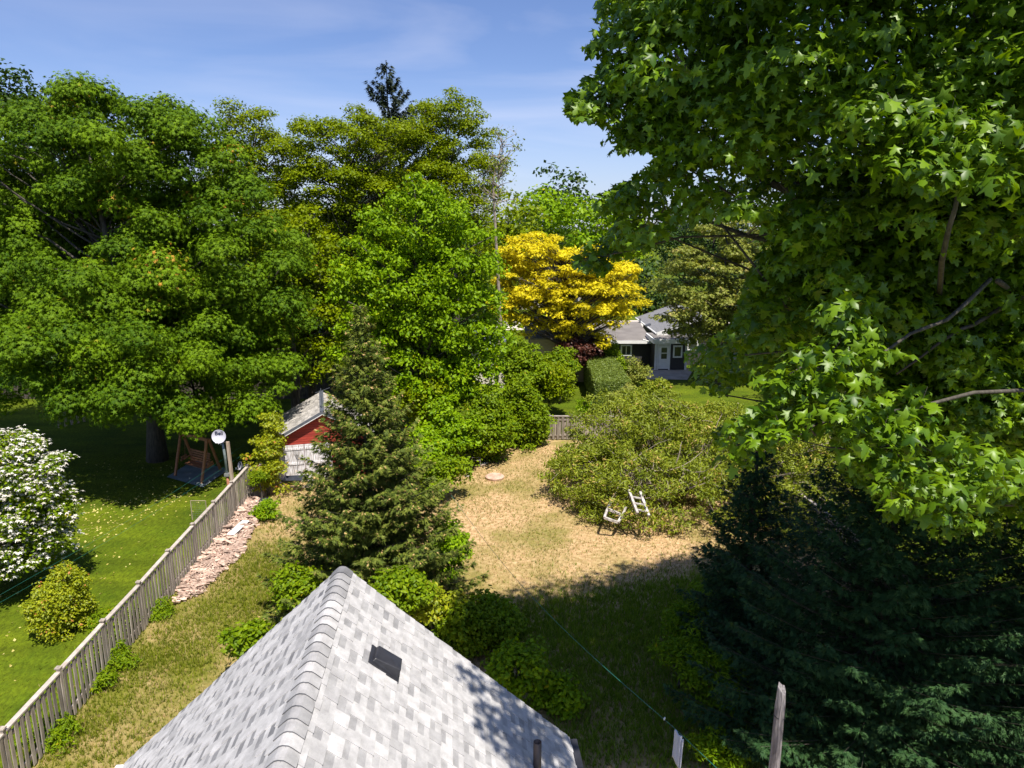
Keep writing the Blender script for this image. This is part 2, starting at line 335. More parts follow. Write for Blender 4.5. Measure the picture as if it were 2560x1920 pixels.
def spruce(name, label, base, H, Rb, mat, levels=36, nb=9, spr=60, size=.2, z0=.3, buds=0.0, prof=1.0, droop=.18, r0=.16, cat='tree', group=None, tipup=.10, keep=None, bare=0.0, fanw=.30, hang=0.0):
    base = np.array(base, float); T = thing(name, label, cat, base, group); mb = MB()
    mb.tube([base + np.array([0, 0, H * t]) for t in np.linspace(0, 1, 7)], [r0 * (1 - .93 * t) for t in np.linspace(0, 1, 7)], n=8)
    PP, NN, TT, BP, BN, BT = [], [], [], [], [], []
    for li in range(levels):
        t = li / (levels - 1); z = z0 + (H - z0 - .12) * t; Lr = Rb * (1 - t) ** prof + .10
        m = max(3, int(nb * (1 - .45 * t)))
        for j in range(m):
            if rng.random() < bare: continue
            a = 2 * math.pi * (j / m) + li * 2.4 + rng.normal() * .25; Ln = Lr * rng.uniform(.72, 1.14); o = np.array([math.cos(a), math.sin(a), 0]); sd = np.array([-math.sin(a), math.cos(a), 0])
            zz = z + rng.normal() * .08; lift = (.55 * t + .02) * Ln
            def pt(s): return base + np.array([0, 0, zz]) + o * Ln * s + np.array([0, 0, lift * s - droop * Ln * s * (1.6 - s) + tipup * Ln * s * s * s])
            mb.tube([pt(0), pt(.5), pt(1)], [max(.008, r0 * .16 * (1 - t) + .006), .007, .003], n=4, cap=False)
            q = max(8, int(spr * (Ln / Rb) ** 1.25)); s = rng.uniform(.12, 1, q) ** .8; w = rng.uniform(-1, 1, q) * ((fanw * Ln + .06) * (1 - s) + .05) * np.minimum(1, s * 3)
            X = np.array([pt(x) for x in s]) + sd * w[:, None] + np.array([0, 0, 1]) * (rng.normal(size=q) * .035 - np.abs(w) * .18 - hang * rng.random(q))[:, None]
            PP.append(X); NN.append(np.tile([0, 0, 1.], (q, 1)) + rng.normal(size=(q, 3)) * .45 + o * .25); TT.append(o * .8 + sd * np.sign(w)[:, None] * .75 + rng.normal(size=(q, 3)) * .25 - np.array([0, 0, hang * 3]))
            if buds:
                nbuds = rng.poisson(buds * q * .5)
                if nbuds: 
                    ii = rng.integers(0, q, nbuds); sel = s[ii] > .5; ii = ii[sel]; BP.append(X[ii] + o * size * .5 + np.array([0, 0, .03])); BN.append(NN[-1][ii]); BT.append(TT[-1][ii])
    P, Nn, Tt = np.concatenate(PP), np.concatenate(NN), np.concatenate(TT)
    if keep is not None: kk = keep(P); P, Nn, Tt = P[kk], Nn[kk], Tt[kk]
    foliage('needles', M[mat], T, P, Nn, size * rng.uniform(.7, 1.2, len(P)), TSP, T=Tt)
    if buds and BP: 
        BP, BN, BT = np.concatenate(BP), np.concatenate(BN), np.concatenate(BT); foliage('buds', M['bud'], T, BP, BN, size * .42 * rng.uniform(.6, 1.2, len(BP)), TSP, T=BT)
    mb.build('trunk', M['bark'], T, smooth=True)
    return T

def ray_plane(px, py, p0, n):
    a, b = (px - 1280) / F, -(py - 960) / F; d = np.array([a, CP + b * SP, -SP + b * CP]); o = np.array([0, 0, CAMZ])
    return o + d * (((np.array(p0) - o) @ n) / (d @ n))

# ------------------------------------------------------------------ ground
def ground_mat(name, kind):
    m, t, out = newmat(name); k = t.links.new
    tc = N(t, 'ShaderNodeTexCoord'); b = N(t, 'ShaderNodeBsdfPrincipled'); b.inputs['Roughness'].default_value = .95; b.inputs['Specular IOR Level'].default_value = .15
    def nzr(scale, stops, det=6, st=(1, 1, 1), rz=0):
        mp = N(t, 'ShaderNodeMapping'); mp.inputs['Scale'].default_value = st; mp.inputs['Rotation'].default_value = (0, 0, rz); k(tc.outputs['Object'], mp.inputs[0])
        n = N(t, 'ShaderNodeTexNoise'); n.inputs['Scale'].default_value = scale; n.inputs['Detail'].default_value = det; n.inputs['Roughness'].default_value = .65; k(mp.outputs[0], n.inputs[0])
        r = ramp(t, stops); k(n.outputs[0], r.inputs[0]); return r.outputs[0], n.outputs[0]
    def mixn(fac, a, c, mode='MIX'):
        x = N(t, 'ShaderNodeMixRGB', blend_type=mode)
        if isinstance(fac, float): x.inputs[0].default_value = fac
        else: k(fac, x.inputs[0])
        k(a, x.inputs[1]); k(c, x.inputs[2]); return x.outputs[0]
    if kind == 'green':
        a, _ = nzr(.35, [(.30, (.055, .095, .003)), (.70, (.125, .160, .006))], 4)
        f, fn = nzr(9, [(.3, (.55, .55, .55)), (.7, (1.35, 1.35, 1.2))], 5, (1, .5, 1), .4)
        s, _ = nzr(.9, [(.40, (.82, .82, .82)), (.60, (1.12, 1.12, 1.1))], 2, (.18, 1.0, 1), R(55))
        c = mixn(1.0, mixn(1.0, a, f, 'MULTIPLY'), s, 'MULTIPLY')
    elif kind == 'dry':
        a, _ = nzr(5.5, [(.32, (.33, .205, .10)), (.52, (.52, .35, .185)), (.70, (.68, .50, .29))], 8)
        g, _ = nzr(3.6, [(.30, (.12, .13, .018)), (.70, (.22, .21, .035))], 8)
        m1, _ = nzr(.30, [(.43, (0, 0, 0)), (.62, (1, 1, 1))], 9)
        m2, _ = nzr(5.0, [(.56, (0, 0, 0)), (.66, (.75, .75, .75))], 5)
        sp = N(t, 'ShaderNodeSeparateXYZ'); k(tc.outputs['Object'], sp.inputs[0])
        gx = N(t, 'ShaderNodeMapRange'); gx.inputs[1].default_value = -3.4; gx.inputs[2].default_value = -7.0; k(sp.outputs[0], gx.inputs[0])     # greener towards the picket fence
        gy = N(t, 'ShaderNodeMapRange'); gy.inputs[1].default_value = 30.0; gy.inputs[2].default_value = 20.0; k(sp.outputs[1], gy.inputs[0])
        gm = N(t, 'ShaderNodeMath', operation='MULTIPLY'); k(gx.outputs[0], gm.inputs[0]); k(gy.outputs[0], gm.inputs[1])
        ad = N(t, 'ShaderNodeMath', operation='MULTIPLY'); k(m1, ad.inputs[0]); ad.inputs[1].default_value = .75
        a2 = N(t, 'ShaderNodeMath', operation='MULTIPLY_ADD'); k(gm.outputs[0], a2.inputs[0]); a2.inputs[1].default_value = .55; k(ad.outputs[0], a2.inputs[2])
        a3 = N(t, 'ShaderNodeMath', operation='MAXIMUM'); k(m2, a3.inputs[0]); k(a2.outputs[0], a3.inputs[1])
        c = mixn(a3.outputs[0], a, g); _, fn = nzr(14, [(0, (0, 0, 0)), (1, (1, 1, 1))], 6)
    k(c, b.inputs['Base Color']); bp = N(t, 'ShaderNodeBump'); bp.inputs['Strength'].default_value = .8; bp.inputs['Distance'].default_value = .06; k(fn, bp.inputs['Height']); k(bp.outputs[0], b.inputs['Normal'])
    k(b.outputs[0], out.inputs[0]); return m
def sheet(name, pts, z, mat, kind='structure'):
    o = mesh_obj(name, [(p[0], p[1], z) for p in pts], [tuple(range(len(pts)))], mat, loc=(0, 0, 0)); o['kind'] = kind; return o
M['green'] = ground_mat('green_lawn', 'green'); M['dry'] = ground_mat('dry_grass', 'dry')
M['concrete'] = solid('concrete', (.30, .27, .23), (.45, .40, .35), rough=.9, scale=1.5, bump=.2)
M['roadm'] = solid('pale_road', (.52, .46, .41), (.62, .55, .50), rough=.9, scale=.5)
sheet('ground', [(-600, -100), (600, -100), (600, 1200), (-600, 1200)], 0, M['green'])
FA, FB = np.array([-11.16, 19.54, 0]), np.array([-11.75, 29.95, 0]); FD = (FB - FA) / np.linalg.norm(FB - FA); F0 = FA - FD * 8.6
RA, RB = Gp(2382, 1508, 1.55), Gp(1919, 1170, 1.55); RA[2] = RB[2] = 0; RD = (RB - RA) / np.linalg.norm(RB - RA)
BK = 39.0
RC = RB + RD * (BK - RB[1]) / RD[1]
jag = []
for i in range(41):
    t = i / 40; p = np.array([FB[0] + .1, BK - .3, 0]) * (1 - t) + RC * t; jag.append((p[0], p[1] + rng.normal() * .12))
sheet('dry_lawn', [F0 - FD * 12] + [FB + FD * 8] + jag + [RC, RA - RD * 20], .004, M['dry'])
sheet('road', [(-140, 84), (160, 79), (160, 88), (-140, 92.5)], .006, M['roadm'])
sheet('patio', [Gp(1600, 948), Gp(1718, 950), Gp(1735, 922), Gp(1612, 922)], .02, M['concrete'])

# grass tufts: nobody could count them
def tufts(name, n, region, mat, s0, s1, jit=.55, tmpl=TB):
    P = region(n); P = P[:, :3]; P[:, :2] += rng.normal(size=(len(P), 2)) * np.abs(rng.normal(size=(len(P), 1))) * jit
    o = foliage(name, mat, None, P, np.tile([0, 0, 1.], (len(P), 1)) + rng.normal(size=(len(P), 3)) * .15, rng.uniform(s0, s1, len(P)), tmpl, droop=0, loc=(0, 0, 0)); o['kind'] = 'stuff'; return o
def gpx(poly, n, z=0):       # random ground points inside a picture-space outline of a patch of ground
    G = np.array([Gp(x, y)[:2] for x, y in poly]); lo, hi = G.min(0), G.max(0); out = []
    while sum(map(len, out)) < n:
        q = rng.uniform(lo, hi, (n, 2)); out.append(q[inpoly(q, G)])
    q = np.concatenate(out)[:n]; return np.concatenate([q, np.full((n, 1), z)], 1)
def patchy(poly, n, scale, thr):
    P = gpx(poly, n * 2); f = np.zeros(len(P))
    for s in (1, 2.3, 5.1): a = rng.uniform(0, 6.28, 4); f += np.sin(P[:, 0] * scale * s + a[0] + 1.7 * np.sin(P[:, 1] * scale * s * .6 + a[1])) * np.sin(P[:, 1] * scale * s * 1.1 + a[2] + 1.3 * np.sin(P[:, 0] * scale * s * .7 + a[3])) / s ** .5
    return P[f + rng.normal(size=len(f)) * 1.1 > thr + .3][:n]
YARD = [(20, 1915), (380, 1560), (640, 1240), (940, 1160), (1150, 1150), (1330, 1110), (1500, 1130), (1960, 1330), (2050, 1900), (1400, 1915)]
tufts('dry_grass', 42000, lambda n: gpx(YARD, n), M['straw'], .05, .12)
tufts('green_grass', 34000, lambda n: patchy(YARD, n, .9, .25), M['grass'], .06, .16)
tufts('fence_side_grass', 15000, lambda n: patchy([(20, 1915), (370, 1580), (560, 1440), (700, 1290), (760, 1440), (300, 1915)], n, 1.1, .35), M['grass'], .08, .20)
M['shadegrass'] = leaf_mat('lightened_grass_blades', (.10, .19, .012), (.27, .38, .03), trans=.3, spec=.15)  # greener blades, colour lightened to lift the shaded lawn
tufts('shade_grass', 26000, lambda n: patchy([(1250, 1530), (1500, 1480), (1800, 1430), (2000, 1700), (1900, 1915), (1430, 1915)], n, 1.0, -1.2), M['shadegrass'], .10, .24)
tufts('neighbour_grass', 26000, lambda n: gpx([(-60, 1915), (0, 1880), (600, 1190), (520, 1120), (-40, 1150)], n), M['grass'], .03, .07, jit=0)
P_ = gpx([(-60, 1800), (0, 1740), (560, 1210), (520, 1140), (150, 1150), (0, 1400)], 620, .03); P2_ = gpx([(180, 1400), (440, 1260), (500, 1230), (230, 1250)], 220, .03)
P_ = np.concatenate([P_[:380], P2_]); o = foliage('fallen_leaves', M['fallen'], None, P_, rdir(len(P_)) * .5 + np.array([0, 0, 1]), rng.uniform(.05, .13, len(P_)), TQ, loc=(0, 0, 0)); o['kind'] = 'stuff'

# ------------------------------------------------------------------ near house: shingled gable roof under the camera
def shingle_mat(name, lo, hi, sp=240):
    m, t, out = newmat(name); k = t.links.new
    at = N(t, 'ShaderNodeAttribute', attribute_name='var'); r = ramp(t, [(0, lo), (1, hi)]); k(at.outputs['Fac'], r.inputs[0])
    tc = N(t, 'ShaderNodeTexCoord'); n = N(t, 'ShaderNodeTexNoise'); n.inputs['Scale'].default_value = sp; n.inputs['Detail'].default_value = 3; k(tc.outputs['Object'], n.inputs[0])
    n2 = N(t, 'ShaderNodeTexNoise'); n2.inputs['Scale'].default_value = 9; n2.inputs['Detail'].default_value = 4; k(tc.outputs['Object'], n2.inputs[0])
    ad = N(t, 'ShaderNodeMath', operation='ADD'); k(n.outputs[0], ad.inputs[0]); k(n2.outputs[0], ad.inputs[1])
    mr = N(t, 'ShaderNodeMapRange'); mr.inputs[1].default_value = .7; mr.inputs[2].default_value = 1.3; mr.inputs[3].default_value = .72; mr.inputs[4].default_value = 1.25; k(ad.outputs[0], mr.inputs[0])
    v = N(t, 'ShaderNodeVectorMath', operation='SCALE'); k(r.outputs[0], v.inputs[0]); k(mr.outputs[0], v.inputs['Scale'])
    b = N(t, 'ShaderNodeBsdfPrincipled'); b.inputs['Roughness'].default_value = .92; b.inputs['Specular IOR Level'].default_value = .2; k(v.outputs[0], b.inputs['Base Color'])
    bp = N(t, 'ShaderNodeBump'); bp.inputs['Strength'].default_value = .5; bp.inputs['Distance'].default_value = .004; k(n.outputs[0], bp.inputs['Height']); k(bp.outputs[0], b.inputs['Normal'])
    k(b.outputs[0], out.inputs[0]); return m
M['shingle'] = shingle_mat('grey_shingles', (.14, .14, .15), (.50, .485, .482))
M['white'] = solid('white_paint', (.72, .72, .72), (.82, .82, .82), rough=.5, scale=3)
M['black'] = solid('black_plastic', (.018, .018, .022), (.035, .035, .042), rough=.42, scale=6)
M['brownpipe'] = solid('brown_pipe', (.06, .04, .032), (.09, .065, .05), rough=.5)
M['siding'] = solid('pale_siding', (.42, .40, .37), (.52, .50, .47), rough=.7, scale=2)
M['dirt'] = solid('roof_deck', (.10, .09, .08), (.14, .12, .1), rough=.9)
RZ = 8.1
A_ = Gp(855, 1415, RZ); B_ = Gp(690, 1920, RZ); ev = A_ - B_; ev /= np.linalg.norm(ev); eu = np.array([ev[1], -ev[0], 0])
Cr = ray_plane(1405, 1840, A_, ev); Cl = ray_plane(300, 1910, A_, ev)
hwR, hwL = (Cr - A_) @ eu, -((Cl - A_) @ eu); dR, dL = RZ - Cr[2], RZ - Cl[2]
hw = (hwR + hwL) / 2; drop = (dR + dL) / 2; SLn = math.hypot(hw, drop); print('roof', hwR, hwL, dR, dL, SLn)
house = thing('house', 'near house with a steep gable roof of pale grey asphalt shingles', 'house', (A_[0], A_[1] - 3.5, 0))
LN = 9.0
def roof_side(sg, hw_, drop_):
    s_l = math.hypot(hw_, drop_); sd = (eu * sg * hw_ + np.array([0, 0, -drop_])) / s_l; nrm = np.cross(ev, sd) if sg < 0 else np.cross(sd, ev); nrm = nrm if nrm[2] > 0 else -nrm
    return s_l, sd, nrm
def shingle_side(sg, hw_, drop_, mb):
    s_l, sd, nrm = roof_side(sg, hw_, drop_); ex = .150; nc = int(s_l / ex) + 1
    def P(v, s, h): return A_ - ev * v + sd * s + nrm * h
    mb.prism([P(0.01, 0, -.02), P(0.01, s_l - .01, -.02), P(LN, s_l - .01, -.02), P(LN, 0, -.02)], -nrm * .03, .1)
    tone = 0.0
    for i in range(nc):
        s0, s1 = i * ex + .06, min((i + 1) * ex + .06, s_l + .02); v = rng.uniform(-.25, 0) ; th = -.012 * ((i % 2) * .3)
        if s1 <= s0: continue
        v = -rng.uniform(0, .3); first = True
        while v < LN:
            w = rng.uniform(.12, .23); va, vb = max(v, -.02 + rng.uniform(-.012, .012)), v + w; v = vb
            if vb <= 0: continue
            c = float(np.clip(.80 + rng.normal() * .07, 0, 1))
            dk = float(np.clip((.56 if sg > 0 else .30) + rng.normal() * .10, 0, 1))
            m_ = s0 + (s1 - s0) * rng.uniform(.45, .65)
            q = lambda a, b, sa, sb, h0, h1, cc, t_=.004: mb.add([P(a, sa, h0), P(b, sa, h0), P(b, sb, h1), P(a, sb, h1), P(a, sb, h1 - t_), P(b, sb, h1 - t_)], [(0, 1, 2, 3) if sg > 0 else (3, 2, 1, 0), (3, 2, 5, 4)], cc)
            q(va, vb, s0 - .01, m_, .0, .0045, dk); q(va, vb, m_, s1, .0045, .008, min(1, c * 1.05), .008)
            vc = vb; w2 = rng.uniform(.10, .22); vd = vc + w2; v = vd        # raised laminated tab
            vc = max(vc, -.02)
            if vd > 0:
                c2 = float(np.clip(.84 + rng.normal() * .10, 0, 1)); h0, h1 = .0065, .0190
                mb.add([P(vc, s0 - .01, h0), P(vd, s0 - .01, h0), P(vd, s1, h1), P(vc, s1, h1), P(vc, s0, -.002), P(vd, s0, -.002), P(vd, s1 - .003, 0), P(vc, s1 - .003, 0)],
                       [(0, 1, 2, 3), (3, 2, 6, 7), (0, 3, 7, 4), (1, 5, 6, 2)], c2)
    return s_l, sd, nrm
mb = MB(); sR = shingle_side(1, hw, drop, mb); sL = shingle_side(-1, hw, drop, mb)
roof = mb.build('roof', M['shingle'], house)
# ridge caps
mb = MB(); v = -.03; i = 0
while v < LN:
    ex = .155; c = [.60, .98, .50, .66, .92, .46][rng.integers(0, 6)]; va, vb = v, v + ex + .02; prof = []
    K = 8
    for kx in range(K + 1):
        t = (kx / K - .5) * 2; s = abs(t) * .155; sd, nr = (sR[1], sR[2]) if t > 0 else (sL[1], sL[2])
        bl = math.exp(-(t / .20) ** 2); off = sd * s + nr * .012 - np.array([0, 0, .024 * bl]); prof.append(off)
    V = []; Fc = []
    for j, (vv, h) in enumerate(((va, .000), (vb, .018))):
        for p in prof: V.append(A_ - ev * vv + p + np.array([0, 0, h]))
    for p in prof: V.append(A_ - ev * (vb - .006) + p - np.array([0, 0, .004]))
    n1 = K + 1
    for kx in range(K): Fc += [(kx, kx + 1, n1 + kx + 1, n1 + kx), (n1 + kx, n1 + kx + 1, 2 * n1 + kx + 1, 2 * n1 + kx)]
    Fc += [(0, n1, 2 * n1), (K, 2 * n1 + K, n1 + K)]
    if i == 0: c = .12
    mb.add(V[:2 * n1], [f for f in Fc if max(f) < 2 * n1], c); mb.add(V, [f for f in Fc if max(f) >= 2 * n1], .15); v += ex; i += 1
mb.build('ridge_cap', M['shingle'], house)
# walls, rake boards, gutters
ctr = A_ - ev * (LN / 2); mb = MB(); wz = RZ - drop + .1
ow = hw - .28
p4 = [A_ - ev * .3 + eu * ow, A_ - ev * .3 - eu * ow, A_ - ev * (LN - .3) - eu * ow, A_ - ev * (LN - .3) + eu * ow]
for a in range(4):
    p, q = p4[a].copy(), p4[(a + 1) % 4].copy(); p[2] = q[2] = 0; u_ = np.array([0, 0, wz]); nn = np.cross(q - p, [0, 0, 1]); nn /= np.linalg.norm(nn); mb.prism([p, q, q + u_, p + u_], nn * .1)
for v in (.3, LN - .4):
    b = A_ - ev * v; mb.prism([b + eu * ow + [0, 0, wz - RZ], b - eu * ow + [0, 0, wz - RZ], b - [0, 0, .14]], -ev * .08)
mb.build('wall', M['siding'], house)
for sg, s in ((1, sR), (-1, sL)):
    mb = MB(); e0 = A_ + s[1] * (s[0] - .0) - s[2] * .1; e1 = A_ + s[1] * .05 - s[2] * .09; mb.beam(e1 - ev * .02, e0 - ev * .02, .03, .14, up=s[2]); mb.build('rake_board', M['white'], house)
    mb = MB(); g = A_ + s[1] * s[0] + eu * sg * .05 - np.array([0, 0, .07]); mb.beam(g - ev * .02, g - ev * LN, .12, .11); mb.build('gutter', M['black'] if sg > 0 else M['white'], house)
# slant-back roof vent
vc = ray_plane(962, 1662, A_, sR[2]); S_, Nn_ = sR[1], sR[2]
mb = MB(); a, b = .115, .165
base = [vc + ev * a - S_ * b, vc + ev * a + S_ * b, vc - ev * a + S_ * b, vc - ev * a - S_ * b]
lo_ = [p + Nn_ * .015 for p in base]; top = [vc + ev * (a - .02) - S_ * (b - .01) + Nn_ * .085, vc + ev * (a - .02) + S_ * (b - .035) + Nn_ * .115, vc - ev * (a - .02) + S_ * (b - .035) + Nn_ * .115, vc - ev * (a - .02) - S_ * (b - .01) + Nn_ * .055]
mb.add(lo_ + top, [(0, 1, 2, 3), (4, 7, 6, 5), (0, 4, 5, 1), (1, 5, 6, 2), (2, 6, 7, 3), (3, 7, 4, 0)])
mb.prism([vc + ev * (a + .03) - S_ * (b + .04), vc + ev * (a + .03) + S_ * (b + .02), vc - ev * (a + .04) + S_ * (b + .02), vc - ev * (a + .04) - S_ * (b + .04)], Nn_ * .024)
o = mb.build('roof_vent', M['black'], house); md = o.modifiers.new('bevel', 'BEVEL'); md.width = .008; md.segments = 2
vp = ray_plane(1343, 1925, A_, sR[2]); mb = MB(); mb.lathe([(.045, -.1), (.045, .36), (.038, .36), (.038, .05)], vp, 20); mb.build('vent_pipe', M['brownpipe'], house, smooth=True)

# ------------------------------------------------------------------ fences
M['greywood'] = solid('weathered_wood', (.20, .165, .135), (.40, .345, .29), rough=.9, scale=3, stretch=(6, 6, .7), var_amt=.30, bump=.3)
M['railwood'] = solid('rail_wood', (.34, .29, .25), (.50, .44, .39), rough=.9, scale=3, stretch=(2, 2, 2), var_amt=.15, bump=.3)
def picket_fence(name, label, A, B, H, nbay, npk, pw, gapless=False, group=None, tone=0, board=False):
    A, B = np.array(A, float), np.array(B, float); T = thing(name, label, 'fence', A, group); D = (B - A); Ln = np.linalg.norm(D); D /= Ln; nn = np.array([D[1], -D[0], 0]); ang = math.atan2(D[1], D[0]); bl = Ln / nbay
    for i in range(nbay + 1):
        p = A + D * bl * i; lean = rng.normal() * .01
        mb = MB(); mb.box(p + [0, 0, (H + .07) / 2], (.095, .095, H + .07), rz=ang, rx=lean, var=rng.random()); mb.box(p + [0, 0, H + .085], (.13, .13, .03), rz=ang, var=.8); mb.build('post', M['greywood'], T)
    for i in range(nbay):
        a, b = A + D * (bl * i + .05), A + D * (bl * (i + 1) - .05); sag = rng.normal() * .012
        for z, w, h, nm in ((H - .005, .12, .04, 'top_rail'), (.28, .04, .09, 'bottom_rail'), (H - .22, .04, .09, 'middle_rail')):
            mb = MB(); mb.beam(a + [0, 0, z], b + [0, 0, z + sag], w, h, var=rng.random()); mb.build(nm, M['railwood'] if nm == 'top_rail' else M['greywood'], T)
        mb = MB(); 
        for j in range(npk):
            t = (j + .5) / npk; s = (1 if not board else (1 if j % 2 else -1)); q = a + (b - a) * t + nn * s * (.036) + D * rng.normal() * .006; h = H - .05 + rng.normal() * .008
            mb.box(q + [0, 0, .05 + h / 2 - .02], (pw * rng.uniform(.93, 1.05), .02, h - .05), rz=ang, ry=rng.normal() * .008, rx=rng.normal() * .01, var=rng.random())
        mb.build('picket_panel', M['greywood'], T)
    return T
picket_fence('picket_fence', 'long weathered grey picket fence beside the firewood strip, left side of the yard', F0, FB, 1.5, 9, 10, .105)
picket_fence('picket_fence', 'weathered picket fence half hidden by the thicket and maple, right side of the yard', RA - RD * 4, RB + RD * 2.2, 1.5, 8, 11, .09)
bl_ = Gp(1372, 1100); br_ = Gp(1500, 1100); br_[1] = bl_[1]
picket_fence('board_fence', 'short stretch of brown board fence behind the dry lawn', bl_, bl_ + (br_ - bl_) * 1.9, 1.42, 3, 13, .13, board=True)
e_ = FB + FD * .1
picket_fence('board_fence', 'end panel of grey boards half covered by the yellow sapling', e_, e_ + np.array([.55, 0.1, 0]), 1.45, 1, 4, .11)

# ------------------------------------------------------------------ firewood strip, plank
M['scrap'] = solid('split_wood', (.34, .22, .17), (.62, .47, .38), rough=.9, scale=9, stretch=(1, 1, 1), var_amt=.42, bump=.4)
HEAP = [(436, 1515), (470, 1440), (560, 1330), (625, 1245), (655, 1262), (648, 1300), (600, 1390), (560, 1430), (500, 1490)]
P_ = gpx(HEAP, 2600); mb = MB()
for i, p in enumerate(P_):
    big = i < 420; l = rng.uniform(.18, .42) if big else rng.uniform(.05, .16); w = rng.uniform(.05, .11) if big else rng.uniform(.02, .05)
    a = rng.normal() * .45 + .25 if rng.random() < .75 else rng.uniform(0, 3.1); z = rng.uniform(.02, .16) if big else rng.uniform(.02, .2)
    mb.box((p[0], p[1], z), (l, w, w * rng.uniform(.4, .8)), rz=a, ry=rng.normal() * .15, rx=rng.uniform(0, 3), var=rng.random())
o = mb.build('wood_scraps', M['scrap']); o['kind'] = 'stuff'
g = Gp(597, 1333); mb = MB(); mb.box(g + [0, 0, .24], (.30, 1.25, .03), rz=-.12, rx=.03); tag(mb.build('plank', M['white']), 'white plank lying on the strip of split firewood', 'plank')
LG = 'split logs on the firewood strip'
for i in range(46):
    p = gpx(HEAP, 1)[0]; mb = MB(); l = rng.uniform(.28, .45); a = rng.normal() * .5 + .2; r_ = rng.uniform(.045, .085); d = np.array([math.cos(a), math.sin(a), 0]) * l / 2; z = rng.uniform(.14, .24)
    mb.tube([p - d + [0, 0, z], p + [0, 0, z + .01], p + d + [0, 0, z + rng.normal() * .03]], [r_, r_ * 1.05, r_ * .95], n=5, var=rng.random())
    tag(mb.build('log', M['scrap']), 'short split log lying on the heap of wood beside the picket fence', 'log', LG)

# ------------------------------------------------------------------ shed
M['red'] = solid('red_siding', (.30, .030, .020), (.42, .055, .035), rough=.7, scale=3, stretch=(1, 1, 14), var_amt=.2)
M['peel'] = solid('peeling_white_paint', (.30, .27, .26), (.84, .83, .86), rough=.7, scale=3.0, stretch=(7, 7, 1.1), detail=6)
M['cedar'] = solid('old_shed_shingles', (.27, .25, .23), (.47, .44, .41), rough=.9, scale=3, stretch=(6, 1, 1), var_amt=.3, bump=.4)
M['slate'] = solid('dark_trim', (.07, .08, .10), (.12, .13, .16), rough=.5)
SA = Wp(805, 1029, 32.0); sy = np.array([-.262, .965, 0]); sy /= np.linalg.norm(sy); sx = np.array([sy[1], -sy[0], 0])
E1 = ray_plane(670, 1108, SA, sy); shw = -((E1 - SA) @ sx); sdr = SA[2] - E1[2]; SLEN = 4.2; print('shed', shw, sdr, SA)
shed = thing('shed', 'red and white wooden garden shed with a grey gable roof behind the bushy spruce', 'shed', (SA[0], SA[1] + 2, 0))
def sp(u, v, z): return np.array([SA[0], SA[1], 0]) + sx * u + sy * v + np.array([0, 0, z])
ww = shw - .38; ez = SA[2] - sdr; wt = SA[2] - sdr * ww / shw - .08
mb = MB(); mb.prism([sp(-ww, .3, 0), sp(ww, .3, 0), sp(ww, .3, wt), sp(0, .3, SA[2] - .1), sp(-ww, .3, wt)], sy * .08)
for k in range(13):
    z = wt * .86 + k * .115; h = (SA[2] - .16 - z) / (SA[2] - .1 - wt) * ww if z > wt else ww
    if h > .1: mb.beam(sp(-min(h, ww), .285, z), sp(min(h, ww), .285, z), .03, .10, var=rng.random())
for sgn in (-1, 1): mb.prism([sp(sgn * ww, .3, 0), sp(sgn * ww, SLEN - .2, 0), sp(sgn * ww, SLEN - .2, wt), sp(sgn * ww, .3, wt)], sx * sgn * .06)
mb.prism([sp(-ww, SLEN - .2, 0), sp(ww, SLEN - .2, 0), sp(ww, SLEN - .2, wt), sp(0, SLEN - .2, SA[2] - .1), sp(-ww, SLEN - .2, wt)], sy * .06)
mb.build('wall', M['red'], shed)
dz = Wp(760, 1106, 32.3)[2]; dx0 = (ray_plane(695, 1150, sp(0, .25, 0), sy) - sp(0, 0, 0)) @ sx; dx1 = (ray_plane(831, 1150, sp(0, .25, 0), sy) - sp(0, 0, 0)) @ sx; dm = (ray_plane(762, 1150, sp(0, .25, 0), sy) - sp(0, 0, 0)) @ sx
for a, b in ((dx0, dm), (dm + .02, dx1)):
    mb = MB(); mb.prism([sp(a, .262, .06), sp(b, .262, .06), sp(b, .262, dz), sp(a, .262, dz)], -sy * .05)
    for t in (.1, .5, .9): mb.box(sp((a + b) / 2, .2, .06 + (dz - .06) * t), (abs(b - a) - .06, .03, .10), rz=math.atan2(sx[1], sx[0]))
    mb.build('door', M['peel'], shed)
for sgn in (-1, 1):
    mb = MB(); sn = np.array(sx * sgn * sdr + np.array([0, 0, shw])) / math.hypot(shw, sdr); sd_ = (sx * sgn * shw - np.array([0, 0, sdr])); sl = np.linalg.norm(sd_); sd_ /= sl
    o_ = sp(0, 0, SA[2]); nrow = 16
    for k in range(nrow):
        s0, s1 = sl * k / nrow, sl * (k + 1) / nrow + .03; v = 0
        while v < SLEN:
            w = rng.uniform(.14, .26); a0, a1 = v, min(v + w - .008, SLEN); mb.add([o_ + sy * a0 + sd_ * s0 + sn * .0, o_ + sy * a1 + sd_ * s0, o_ + sy * a1 + sd_ * s1 + sn * .02, o_ + sy * a0 + sd_ * s1 + sn * .02, o_ + sy * a1 + sd_ * s1, o_ + sy * a0 + sd_ * s1], [(0, 1, 2, 3), (3, 2, 4, 5)], rng.random()); v += w
    mb.prism([o_ + sn * -.01, o_ + sy * SLEN - sn * .01, o_ + sy * SLEN + sd_ * sl - sn * .01, o_ + sd_ * sl - sn * .01], -sn * .04)
    mb.build('roof', M['cedar'], shed)
    mb = MB(); mb.beam(o_ - sy * .015 - sn * .03, o_ + sd_ * sl - sy * .015 - sn * .03, .04, .11, up=sn); mb.build('rake_board', M['slate'], shed)
    mb = MB(); mb.beam(o_ - sy * .01 - sn * .11, o_ + sd_ * sl - sy * .01 - sn * .11, .03, .045, up=sn); mb.build('rake_trim', M['white'], shed)
